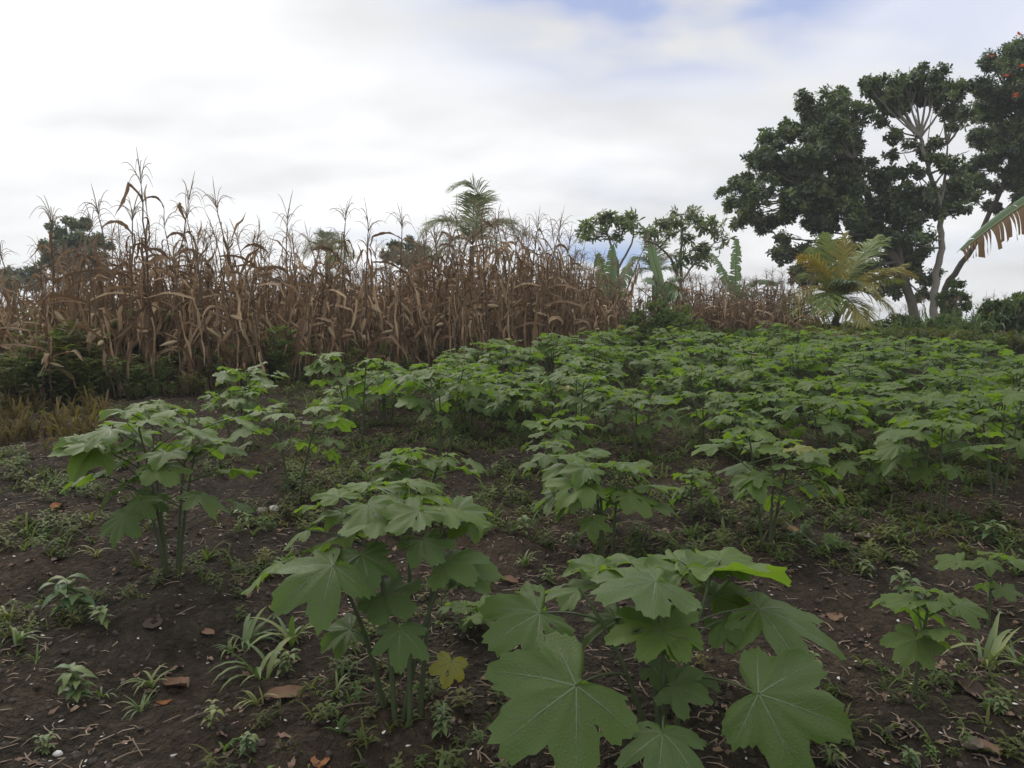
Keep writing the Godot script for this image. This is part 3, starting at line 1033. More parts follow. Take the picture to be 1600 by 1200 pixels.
	o = tree("round_tree", "dark rounded tree rising behind the maize on the far left", "trees behind the field", Vector3(-19.56, 0.56, -34.00),
		[[[Vector3(0.00, 0.00, 0.00), Vector3(0.15, 2.90, 0.00), Vector3(0.28, 4.85, 0.00)], 0.200, 0.060]],
		[Vector4(-0.12, 5.45, -0.75, 0.51), Vector4(0.59, 5.43, -0.59, 0.44), Vector4(-0.40, 5.10, -0.22, 0.54), Vector4(1.79, 4.53, 0.84, 0.51), Vector4(0.49, 4.54, 0.24, 0.76), Vector4(-0.06, 4.27, 0.73, 0.63), Vector4(1.00, 3.97, -0.07, 0.63), Vector4(-0.05, 3.70, -0.16, 0.76), Vector4(-0.51, 3.68, 0.71, 0.44), Vector4(2.15, 4.37, 0.59, 0.29), Vector4(0.21, 3.23, -0.67, 0.63), Vector4(-0.56, 3.15, 1.12, 0.44), Vector4(1.19, 3.37, -0.72, 0.51)],
		small, M.tree_leaf, M.bark_dark, 480, 1.30, mid, 4)
	o = tree("round_tree", "low dark tree at the left margin behind the maize", "trees behind the field", Vector3(-24.49, 0.32, -38.00),
		[[[Vector3(0.00, 0.00, 0.00), Vector3(0.01, 3.08, 0.00), Vector3(-0.02, 3.86, 0.00)], 0.150, 0.050]],
		[Vector4(-0.86, 3.84, -1.04, 0.50), Vector4(-0.15, 3.72, -1.20, 0.57), Vector4(0.40, 3.12, 0.31, 0.71), Vector4(-0.61, 3.24, -0.14, 0.57), Vector4(0.91, 3.24, -0.22, 0.50), Vector4(-1.38, 3.41, -0.36, 0.64)],
		small, M.tree_leaf, M.bark_dark, 480, 1.40, mid, 5)
	o = tree("round_tree", "small dark tree just left of the palm behind the maize", "trees behind the field", Vector3(-4.79, 0.44, -36.00),
		[[[Vector3(0.00, 0.00, 0.00), Vector3(0.03, 3.74, 0.00), Vector3(0.03, 4.47, 0.00)], 0.120, 0.040]],
		[Vector4(-0.80, 4.93, -1.20, 0.40), Vector4(-0.02, 4.97, -0.47, 0.44), Vector4(0.69, 4.51, 0.51, 0.47), Vector4(-0.45, 4.35, -0.91, 0.54), Vector4(0.33, 4.03, 0.04, 0.54), Vector4(-1.05, 4.35, -0.26, 0.34), Vector4(1.01, 4.14, -0.57, 0.40)],
		small, M.tree_leaf, M.bark_dark, 480, 1.40, mid, 6)
	o = tree("cassava_tree", "thin flat-topped shrub tree with palmate leaves above the banana plant", "flat-topped trees behind the maize", Vector3(2.76, 1.01, -20.00),
		[[[Vector3(0.00, 0.00, 0.00), Vector3(-0.01, 1.74, 0.00), Vector3(-0.15, 2.40, 0.00), Vector3(-0.32, 2.80, 0.00)], 0.050, 0.022],
		[[Vector3(-0.03, 1.90, 0.00), Vector3(0.29, 2.48, 0.00), Vector3(0.37, 2.85, 0.00)], 0.035, 0.015]],
		[Vector4(-0.89, 2.92, 0.70, 0.24), Vector4(-0.50, 3.18, -0.38, 0.26), Vector4(-0.18, 3.21, -0.23, 0.26), Vector4(0.12, 3.08, 0.01, 0.28), Vector4(-0.45, 2.86, -0.03, 0.22), Vector4(-0.71, 2.75, 0.06, 0.19), Vector4(0.30, 2.96, 0.43, 0.21), Vector4(0.01, 2.79, -0.04, 0.21), Vector4(-1.09, 2.83, 0.65, 0.15), Vector4(0.57, 2.85, -0.00, 0.17), Vector4(-0.90, 2.71, -0.20, 0.17), Vector4(0.27, 3.23, 0.08, 0.17), Vector4(-0.36, 3.29, -0.09, 0.17), Vector4(-0.12, 2.77, -0.64, 0.17)],
		palmate, M.cassava_leaf, M.bark, 420, 0.72, grey, 7)
	o = tree("cassava_tree", "wider flat-topped tree with dark forked branches, left of the big dark tree", "flat-topped trees behind the maize", Vector3(4.59, 1.02, -21.00),
		[[[Vector3(0.00, 0.00, 0.00), Vector3(-0.01, 1.80, 0.00), Vector3(-0.00, 2.66, 0.00), Vector3(-0.03, 3.43, 0.00)], 0.060, 0.020],
		[[Vector3(-0.04, 1.63, 0.00), Vector3(-0.29, 2.23, 0.00), Vector3(-0.68, 2.62, 0.00), Vector3(-1.04, 2.76, 0.00)], 0.045, 0.018],
		[[Vector3(0.03, 1.63, 0.00), Vector3(0.44, 2.23, 0.00), Vector3(0.98, 2.74, 0.00)], 0.035, 0.012]],
		[Vector4(-0.29, 3.28, -0.58, 0.27), Vector4(-0.18, 3.16, 0.54, 0.29), Vector4(-0.64, 3.02, -0.43, 0.24), Vector4(0.36, 3.33, -0.18, 0.24), Vector4(0.06, 3.48, 0.66, 0.14), Vector4(0.65, 3.04, 0.21, 0.27), Vector4(0.88, 2.88, 0.39, 0.18), Vector4(0.99, 2.72, 0.62, 0.16), Vector4(0.52, 3.26, -0.06, 0.18), Vector4(0.31, 2.87, -0.63, 0.25), Vector4(0.40, 2.49, 0.26, 0.29), Vector4(0.35, 2.33, -0.54, 0.27), Vector4(0.77, 2.31, -0.29, 0.22), Vector4(-0.44, 2.83, 0.54, 0.20), Vector4(-0.87, 2.89, -0.53, 0.20), Vector4(1.12, 3.19, -0.15, 0.12), Vector4(0.12, 2.46, -0.63, 0.18), Vector4(-0.17, 3.56, -0.32, 0.14), Vector4(0.50, 3.53, -0.35, 0.16), Vector4(0.79, 3.22, 0.23, 0.18), Vector4(1.21, 2.62, -0.45, 0.14), Vector4(-0.50, 3.26, -0.63, 0.20), Vector4(-0.78, 3.07, -0.53, 0.20), Vector4(-0.10, 2.10, 0.09, 0.18), Vector4(0.67, 2.09, -0.38, 0.16)],
		palmate, M.cassava_leaf, M.bark, 420, 0.72, grey, 8)
	o = tree("small_tree", "small light green leafy tree under the slanting trunk", "trees behind the field", Vector3(11.91, 1.02, -21.00),
		[[[Vector3(0.00, 0.00, 0.00), Vector3(0.01, 0.76, 0.00), Vector3(0.06, 1.37, 0.00)], 0.050, 0.020]],
		[Vector4(0.14, 1.52, 0.02, 0.22), Vector4(-0.40, 1.22, 0.57, 0.25), Vector4(-0.08, 1.22, 0.67, 0.20), Vector4(-0.28, 0.95, 0.62, 0.29), Vector4(-0.41, 0.92, 0.44, 0.22), Vector4(0.13, 0.95, 0.50, 0.18), Vector4(0.12, 0.67, 0.00, 0.27)],
		small, M.cassava_leaf, M.bark_dark, 1500, 0.80, light, 9)
	o = tree("round_shrub", "green bush at the right edge behind the okra rows", "green bushes behind the okra", Vector3(10.11, 0.88, -16.00),
		[[[Vector3(0.00, 0.00, 0.00), Vector3(-0.01, 0.66, 0.00)], 0.040, 0.020]],
		[Vector4(-0.30, 0.67, -0.22, 0.27), Vector4(-0.16, 0.90, -0.04, 0.25), Vector4(0.12, 0.95, 0.09, 0.27), Vector4(0.59, 1.07, -0.17, 0.27), Vector4(-0.41, 0.50, 0.22, 0.27), Vector4(0.10, 0.60, 0.04, 0.36), Vector4(0.71, 0.69, -0.29, 0.39), Vector4(0.70, 0.86, 0.11, 0.39), Vector4(-0.85, 0.50, 0.36, 0.15), Vector4(0.68, 1.21, -0.45, 0.15)],
		small, M.cassava_leaf, M.bark_dark, 1500, 0.75, light, 10)
	o = tree("round_shrub", "feathery green bush standing in the gap at the right end of the maize", "green bushes behind the okra", Vector3(2.79, 0.81, -14.60),
		[[[Vector3(0.00, 0.00, 0.00), Vector3(-0.00, 0.72, -0.00)], 0.030, 0.015]],
		[Vector4(-0.33, 0.85, -0.22, 0.27), Vector4(-0.06, 0.98, 0.14, 0.27), Vector4(0.23, 0.81, 0.13, 0.33), Vector4(-0.67, 0.68, -0.03, 0.27), Vector4(0.63, 0.66, -0.10, 0.27), Vector4(-0.27, 0.57, 0.28, 0.33), Vector4(0.08, 0.50, 0.51, 0.30), Vector4(-0.95, 0.54, 0.30, 0.22), Vector4(0.92, 0.54, -0.29, 0.19), Vector4(-0.07, 0.74, 0.36, 0.33)],
		small, M.cassava_leaf, M.bark_dark, 900, 0.55, bright, 11)
	o = tree("round_shrub", "loose green shrub on the crest right of the young palm", "green bushes behind the okra", Vector3(8.98, 0.96, -18.00),
		[[[Vector3(0.00, 0.00, 0.00), Vector3(-0.01, 0.46, 0.00)], 0.030, 0.015]],
		[Vector4(-0.30, 0.49, 0.05, 0.24), Vector4(-0.17, 0.61, 0.38, 0.27), Vector4(0.16, 0.52, 0.37, 0.27), Vector4(-0.28, 0.34, 0.41, 0.27), Vector4(0.21, 0.31, 0.12, 0.24), Vector4(0.37, 0.40, 0.42, 0.22)],
		small, M.cassava_leaf, M.bark_dark, 800, 0.70, light, 12)
	o = tree("round_shrub", "loose green shrub on the crest between the pale trunk and the right-hand bush", "green bushes behind the okra", Vector3(9.87, 0.95, -17.50),
		[[[Vector3(0.00, 0.00, 0.00), Vector3(-0.00, 0.45, -0.00)], 0.030, 0.015]],
		[Vector4(-0.61, 0.47, 0.58, 0.25), Vector4(-0.25, 0.59, 0.48, 0.26), Vector4(0.08, 0.50, 0.41, 0.25), Vector4(-0.12, 0.33, 0.01, 0.25), Vector4(-0.06, 0.33, 0.54, 0.23)],
		small, M.cassava_leaf, M.bark_dark, 800, 0.70, light, 13)
	o = thing("coconut_palm", "green coconut palm behind the maize, its topmost frond curled over to the left", "palm", Vector3(-1.30, 1.02, -26.00), "coconut palms")
	limb(o, "trunk", bez(Vector3.ZERO, Vector3(0, 1.55, 0), Vector3(-0.03, 3.11, 0.00), 6), 0.12, 0.09, M.banana_stem)
	frond(o, Vector3(-0.03, 3.17, 0.00), Vector3(0.66, 5.85, 0.00), Vector3(-0.80, 4.90, 0.50), 0.95, M.palm_dim, 20, 1.0)
	frond(o, Vector3(-0.03, 3.17, 0.00), Vector3(-0.81, 4.63, 0.40), Vector3(-1.74, 3.31, 0.60), 0.95, M.palm_dim, 21, 1.0)
	frond(o, Vector3(-0.03, 3.17, 0.00), Vector3(-0.55, 4.46, -0.50), Vector3(-1.57, 3.96, -0.80), 0.95, M.palm_dim, 22, 1.0)
	frond(o, Vector3(-0.03, 3.17, 0.00), Vector3(0.77, 4.42, 0.40), Vector3(1.61, 3.35, 0.60), 0.95, M.palm_dim, 23, 1.0)
	frond(o, Vector3(-0.03, 3.17, 0.00), Vector3(0.53, 4.36, -0.60), Vector3(1.43, 4.01, -0.90), 0.95, M.palm_dim, 24, 1.0)
	frond(o, Vector3(-0.03, 3.17, 0.00), Vector3(0.17, 4.12, 1.00), Vector3(-0.28, 3.58, 2.00), 0.95, M.palm_dim, 25, 1.0)
	frond(o, Vector3(-0.03, 3.17, 0.00), Vector3(0.09, 5.04, -0.80), Vector3(0.40, 4.89, -1.20), 0.95, M.palm_dim, 26, 1.0)
	frond(o, Vector3(-0.03, 3.17, 0.00), Vector3(0.47, 3.84, 0.80), Vector3(1.09, 2.56, 1.40), 0.95, M.palm_dim, 27, 1.0)
	frond(o, Vector3(-0.03, 3.17, 0.00), Vector3(-0.67, 3.74, 0.80), Vector3(-1.16, 2.57, 1.20), 0.95, M.palm_dim, 28, 1.0)
	frond(o, Vector3(-0.03, 3.17, 0.00), Vector3(0.05, 4.58, 0.70), Vector3(0.11, 4.63, 1.00), 0.95, M.palm_dim, 29, 1.0)
	o = thing("coconut_palm", "small palm top with ragged fronds left of the green palm, deep behind the maize", "palm", Vector3(-6.71, 0.95, -28.00), "coconut palms")
	limb(o, "trunk", bez(Vector3.ZERO, Vector3(0, 1.53, 0), Vector3(0.05, 3.05, 0.00), 6), 0.12, 0.09, M.banana_stem)
	frond(o, Vector3(0.05, 3.12, 0.00), Vector3(-0.10, 3.69, 0.00), Vector3(-0.49, 3.39, 0.30), 0.75, M.palm_dim, 40, 1.0)
	frond(o, Vector3(0.05, 3.12, 0.00), Vector3(0.20, 3.88, -0.20), Vector3(0.61, 3.44, -0.40), 0.75, M.palm_lime, 41, 1.0)
	frond(o, Vector3(0.05, 3.12, 0.00), Vector3(-0.15, 3.59, 0.30), Vector3(-0.61, 3.00, 0.50), 0.75, M.palm_dim, 42, 1.0)
	frond(o, Vector3(0.05, 3.12, 0.00), Vector3(0.42, 3.59, 0.30), Vector3(1.07, 3.00, 0.50), 0.75, M.palm_lime, 43, 1.0)
	frond(o, Vector3(0.05, 3.12, 0.00), Vector3(0.01, 3.72, -0.20), Vector3(-0.08, 3.90, -0.20), 0.75, M.palm_dim, 44, 1.0)
	frond(o, Vector3(0.05, 3.12, 0.00), Vector3(0.33, 3.35, 0.40), Vector3(0.59, 2.73, 0.60), 0.75, M.palm_lime, 45, 1.0)
	o = thing("coconut_palm", "greyish palm top between the two flat-topped trees", "palm", Vector3(5.03, 0.99, -27.00), "coconut palms")
	limb(o, "trunk", bez(Vector3.ZERO, Vector3(0, 1.13, 0), Vector3(-0.03, 2.25, 0.00), 6), 0.12, 0.09, M.banana_stem)
	frond(o, Vector3(-0.03, 2.32, 0.00), Vector3(-0.35, 3.03, 0.00), Vector3(-0.73, 2.78, 0.30), 0.75, M.palm_dim, 60, 1.0)
	frond(o, Vector3(-0.03, 2.32, 0.00), Vector3(0.27, 3.11, -0.20), Vector3(0.74, 2.95, -0.40), 0.75, M.palm_dim, 61, 1.0)
	frond(o, Vector3(-0.03, 2.32, 0.00), Vector3(-0.00, 3.27, -0.20), Vector3(0.04, 3.42, -0.20), 0.75, M.palm_dim, 62, 1.0)
	frond(o, Vector3(-0.03, 2.32, 0.00), Vector3(-0.51, 2.67, 0.30), Vector3(-0.86, 2.22, 0.50), 0.75, M.palm_dim, 63, 1.0)
	frond(o, Vector3(-0.03, 2.32, 0.00), Vector3(0.27, 2.67, 0.30), Vector3(0.67, 2.33, 0.50), 0.75, M.palm_dim, 64, 1.0)
	o = thing("young_coconut_palm", "young coconut palm with yellow and orange fronds standing behind the okra rows", "palm", Vector3(7.43, 1.00, -17.60), "")
	limb(o, "trunk", bez(Vector3.ZERO, Vector3(0, 0.50, 0), Vector3(-0.05, 1.00, -0.00), 6), 0.12, 0.07, M.banana_stem)
	frond(o, Vector3(-0.05, 1.05, -0.00), Vector3(-0.31, 1.80, -0.00), Vector3(-0.93, 2.03, 0.20), 0.64, M.palm_orange, 80, 1.4)
	frond(o, Vector3(-0.05, 1.05, -0.00), Vector3(0.14, 1.81, -0.10), Vector3(0.18, 2.52, -0.10), 0.64, M.palm_yellow, 81, 1.4)
	frond(o, Vector3(-0.05, 1.05, -0.00), Vector3(0.62, 2.12, -0.30), Vector3(1.15, 2.55, -0.60), 0.64, M.palm_lime, 82, 1.4)
	frond(o, Vector3(-0.05, 1.05, -0.00), Vector3(0.43, 1.96, -0.20), Vector3(1.29, 2.47, -0.40), 0.64, M.palm_lime, 83, 1.4)
	frond(o, Vector3(-0.05, 1.05, -0.00), Vector3(0.68, 2.00, 0.20), Vector3(1.56, 1.53, 0.40), 0.64, M.palm_yellow, 84, 1.4)
	frond(o, Vector3(-0.05, 1.05, -0.00), Vector3(0.71, 1.68, -0.30), Vector3(1.72, 1.48, -0.60), 0.64, M.palm_lime, 85, 1.4)
	frond(o, Vector3(-0.05, 1.05, -0.00), Vector3(-0.67, 1.57, 0.20), Vector3(-1.12, 0.99, 0.40), 0.64, M.palm_yellow, 86, 1.4)
	frond(o, Vector3(-0.05, 1.05, -0.00), Vector3(-0.67, 1.34, 0.40), Vector3(-1.42, 0.56, 0.60), 0.64, M.palm_yellow, 87, 1.4)
	frond(o, Vector3(-0.05, 1.05, -0.00), Vector3(0.39, 1.56, 0.40), Vector3(0.95, 0.70, 0.70), 0.64, M.palm_yellow, 88, 1.4)
	frond(o, Vector3(-0.05, 1.05, -0.00), Vector3(-0.01, 1.19, 0.70), Vector3(0.09, 0.42, 1.20), 0.64, M.palm_yellow, 89, 1.4)
	frond(o, Vector3(-0.05, 1.05, -0.00), Vector3(-0.51, 1.40, 0.70), Vector3(-0.83, 0.69, 1.30), 0.64, M.palm_lime, 90, 1.4)
	frond(o, Vector3(-0.05, 1.05, -0.00), Vector3(-0.25, 1.69, -0.40), Vector3(-0.40, 1.61, -0.80), 0.64, M.palm_lime, 91, 1.4)
	frond(o, Vector3(-0.05, 1.05, -0.00), Vector3(-0.22, 1.55, 0.50), Vector3(-0.20, 1.37, 1.10), 0.64, M.palm_green, 92, 1.4)
	frond(o, Vector3(-0.05, 1.05, -0.00), Vector3(0.36, 0.85, 0.20), Vector3(0.61, 0.21, 0.40), 0.64, M.palm_dead, 93, 1.4)
	frond(o, Vector3(-0.05, 1.05, -0.00), Vector3(-0.26, 1.97, -0.30), Vector3(-0.39, 2.24, -0.50), 0.64, M.palm_lime, 94, 1.4)
	frond(o, Vector3(-0.05, 1.05, -0.00), Vector3(0.55, 1.45, -0.10), Vector3(1.65, 1.86, -0.20), 0.64, M.palm_yellow, 95, 1.4)
	frond(o, Vector3(-0.05, 1.05, -0.00), Vector3(-0.56, 1.20, 0.50), Vector3(-1.08, 0.28, 0.80), 0.64, M.palm_yellow, 96, 1.4)
	frond(o, Vector3(-0.05, 1.05, -0.00), Vector3(0.07, 1.70, 0.30), Vector3(0.26, 1.21, 1.00), 0.64, M.palm_yellow, 97, 1.4)
	frond(o, Vector3(-0.05, 1.05, -0.00), Vector3(-0.00, 2.05, -0.40), Vector3(-0.09, 2.59, -0.60), 0.64, M.palm_lime, 98, 1.4)
	o = thing("banana_plant", "banana plant with broad upright green leaves right of the dense maize", "banana plant", Vector3(2.12, 0.98, -17.00), "banana plants")
	limb(o, "stem", bez(Vector3.ZERO, Vector3(0, 0.50, 0), Vector3(0.02, 1.00, 0.00), 6), 0.10, 0.06, M.banana_stem)
	banana_leaf(o, bez(Vector3(0.02, 1.00, 0.00), Vector3(-0.08, 1.56, 0.00), Vector3(-0.26, 2.02, 0.20), 22), 0.22, M.banana_green, M.banana_green, 0.35, 0.30, 0.30, 10, Vector3(0.20, 0.30, 1.00), "")
	banana_leaf(o, bez(Vector3(0.02, 1.00, 0.00), Vector3(0.07, 1.71, -0.10), Vector3(0.09, 2.22, -0.10), 22), 0.14, M.banana_green, M.banana_green, 0.20, 0.20, 0.15, 11, Vector3(-0.50, 0.20, 1.00), "")
	banana_leaf(o, bez(Vector3(0.02, 1.00, 0.00), Vector3(0.37, 1.58, -0.20), Vector3(0.63, 2.03, -0.50), 22), 0.18, M.banana_green, M.banana_green, 0.35, 0.35, 0.30, 12, Vector3(-0.30, 0.50, 1.00), "")
	banana_leaf(o, bez(Vector3(0.02, 1.00, 0.00), Vector3(-0.25, 1.20, 0.30), Vector3(-0.43, 1.22, 0.70), 22), 0.20, M.banana_green, M.banana_green, 0.40, 0.40, 0.40, 13, Vector3(0.00, 1.00, 0.60), "")
	banana_leaf(o, bez(Vector3(0.02, 1.00, 0.00), Vector3(-0.18, 1.27, 0.30), Vector3(-0.28, 0.58, 0.50), 22), 0.12, M.banana_brown, M.banana_brown, 0.60, 0.60, 0.80, 14, Vector3(0.00, 1.00, 0.60), "dead leaf hanging down")
	banana_leaf(o, bez(Vector3(0.02, 1.00, 0.00), Vector3(0.19, 1.26, 0.40), Vector3(0.22, 0.51, 0.60), 22), 0.11, M.banana_brown, M.banana_brown, 0.60, 0.60, 0.80, 15, Vector3(0.00, 1.00, 0.60), "dead leaf hanging down")
	banana_leaf(o, bez(Vector3(0.02, 1.00, 0.00), Vector3(0.23, 1.20, 0.30), Vector3(0.23, 1.18, 0.80), 22), 0.22, M.banana_green, M.banana_green, 0.10, 0.10, 0.40, 16, Vector3(0.20, 0.80, 0.80), "")
	o = thing("banana_plant", "banana plant with drooping leaves below the wider flat-topped tree", "banana plant", Vector3(3.52, 1.00, -17.50), "banana plants")
	limb(o, "stem", bez(Vector3.ZERO, Vector3(0, 0.50, 0), Vector3(-0.04, 1.00, -0.00), 6), 0.10, 0.06, M.banana_stem)
	banana_leaf(o, bez(Vector3(-0.04, 1.00, -0.00), Vector3(0.10, 1.65, -0.00), Vector3(0.21, 1.49, 0.30), 22), 0.24, M.banana_green, M.banana_green, 0.20, 0.20, 0.50, 20, Vector3(0.10, 0.80, 0.70), "")
	banana_leaf(o, bez(Vector3(-0.04, 1.00, -0.00), Vector3(-0.34, 1.65, -0.00), Vector3(-0.58, 1.41, 0.40), 22), 0.24, M.banana_green, M.banana_green, 0.10, 0.10, 0.40, 21, Vector3(-0.10, 0.80, 0.70), "")
	banana_leaf(o, bez(Vector3(-0.04, 1.00, -0.00), Vector3(-0.32, 2.02, -0.10), Vector3(-0.39, 2.28, -0.10), 22), 0.12, M.banana_green, M.banana_green, 0.00, 0.00, 0.10, 22, Vector3(0.20, 0.30, 1.00), "")
	banana_leaf(o, bez(Vector3(-0.04, 1.00, -0.00), Vector3(0.09, 1.41, 0.40), Vector3(0.14, 1.00, 0.90), 22), 0.22, M.banana_green, M.banana_green, 0.40, 0.40, 0.60, 23, Vector3(0.00, 0.80, 0.70), "")
	banana_leaf(o, bez(Vector3(-0.04, 1.00, -0.00), Vector3(-0.26, 1.27, 0.40), Vector3(-0.38, 0.49, 0.60), 22), 0.12, M.banana_brown, M.banana_brown, 0.60, 0.60, 0.80, 24, Vector3(0.00, 1.00, 0.60), "dead leaf hanging down")
	o = thing("banana_plant", "banana plant with comb-torn dark leaves left of the young yellow palm", "banana plant", Vector3(5.27, 1.01, -18.00), "banana plants")
	limb(o, "stem", bez(Vector3.ZERO, Vector3(0, 0.50, 0), Vector3(-0.05, 1.01, 0.00), 6), 0.10, 0.06, M.banana_stem)
	banana_leaf(o, bez(Vector3(-0.05, 1.01, 0.00), Vector3(-0.09, 1.82, 0.00), Vector3(-0.02, 2.45, -0.10), 22), 0.20, M.banana_green, M.banana_green, 0.35, 0.35, 0.15, 30, Vector3(0.30, 0.20, 1.00), "")
	banana_leaf(o, bez(Vector3(-0.05, 1.01, 0.00), Vector3(0.24, 1.67, 0.00), Vector3(0.86, 1.41, 0.20), 22), 0.20, M.banana_green, M.banana_green, 0.45, 0.45, 0.40, 31, Vector3(0.00, 1.00, 0.30), "")
	banana_leaf(o, bez(Vector3(-0.05, 1.01, 0.00), Vector3(-0.36, 1.75, 0.00), Vector3(-0.56, 2.14, -0.30), 22), 0.18, M.banana_green, M.banana_green, 0.35, 0.35, 0.30, 32, Vector3(0.30, 0.60, 0.80), "")
	banana_leaf(o, bez(Vector3(-0.05, 1.01, 0.00), Vector3(0.08, 1.36, 0.30), Vector3(0.29, 1.09, 0.70), 22), 0.20, M.banana_green, M.banana_green, 0.35, 0.35, 0.40, 33, Vector3(0.00, 1.00, 0.50), "")
	o = thing("banana_plant", "banana plant beyond the right edge reaching one big half-brown leaf into view", "banana plant", Vector3(6.04, 0.36, -6.60), "banana plants")
	limb(o, "stem", bez(Vector3.ZERO, Vector3(0, 1.34, 0), Vector3(-0.49, 2.68, -0.00), 6), 0.12, 0.07, M.banana_stem)
	banana_leaf(o, bez(Vector3(-0.49, 2.68, -0.00), Vector3(-1.49, 2.28, -0.00), Vector3(-2.27, 1.65, 0.10), 52), 0.19, M.banana_pale, M.banana_brown, 0.06, 0.70, 0.60, 40, Vector3(-0.20, 0.50, 0.85), "green banana leaf with a brown shredded lower half")
	banana_leaf(o, bez(Vector3(-0.49, 2.68, -0.00), Vector3(-0.53, 3.82, -0.50), Vector3(-0.41, 4.49, -1.00), 22), 0.30, M.banana_green, M.banana_green, 0.20, 0.20, 0.40, 41, Vector3(0.00, 1.00, 0.40), "")
	banana_leaf(o, bez(Vector3(-0.49, 2.68, -0.00), Vector3(0.44, 3.52, -0.30), Vector3(1.25, 3.20, -0.30), 22), 0.30, M.banana_green, M.banana_green, 0.20, 0.20, 0.40, 42, Vector3(0.00, 1.00, 0.40), "")

func flower_cluster(parent: Node, at: Vector3) -> void:
	var b := MB.new()
	for i in 9:
		var d := Vector3(rf(-1, 1), rf(-0.3, 1), rf(-1, 1)).normalized()
		b.strip([d * 0.02, d * 0.07, d * 0.12], [0.015, 0.04, 0.015], [Vector3(0.1, 1, 0.3), Vector3(0.1, 1, 0.3), Vector3(0.1, 1, 0.3)], 0.5)
	var o := part("flower", b.mesh(M.flower), parent)
	o.position = at
	o.set_meta("label", "orange-red flower cluster")

func edge_d(x: float) -> float:                              # how far off the maize begins, by x
	var e := [Vector2(-6.30, 7.52), Vector2(-5.42, 8.09), Vector2(-4.83, 8.61), Vector2(-3.94, 9.42), Vector2(-2.88, 10.13), Vector2(-1.83, 10.95), Vector2(-0.49, 11.75), Vector2(0.86, 12.87), Vector2(1.44, 13.30), Vector2(3.50, 14.60), Vector2(7.00, 15.60), Vector2(12.00, 17.00)]
	for i in e.size() - 1:
		if x < e[i + 1].x:
			return lerpf(e[i].y, e[i + 1].y, clampf((x - e[i].x) / (e[i + 1].x - e[i].x), 0, 1))
	return e[-1].y

func maize_height(u: float) -> float:                        # tall in the middle of the left side, low at both ends
	var k := [Vector2(-0.667, 1.75), Vector2(-0.600, 2.00), Vector2(-0.500, 2.45), Vector2(-0.450, 2.55), Vector2(-0.333, 2.20), Vector2(-0.233, 2.35), Vector2(-0.125, 2.50), Vector2(-0.017, 2.75), Vector2(0.058, 2.65), Vector2(0.096, 2.10), Vector2(0.117, 1.75), Vector2(0.167, 1.50)]
	for i in k.size() - 1:
		if u < k[i + 1].x:
			return lerpf(k[i].y, k[i + 1].y, clampf((u - k[i].x) / (k[i + 1].x - k[i].x), 0, 1))
	return k[-1].y

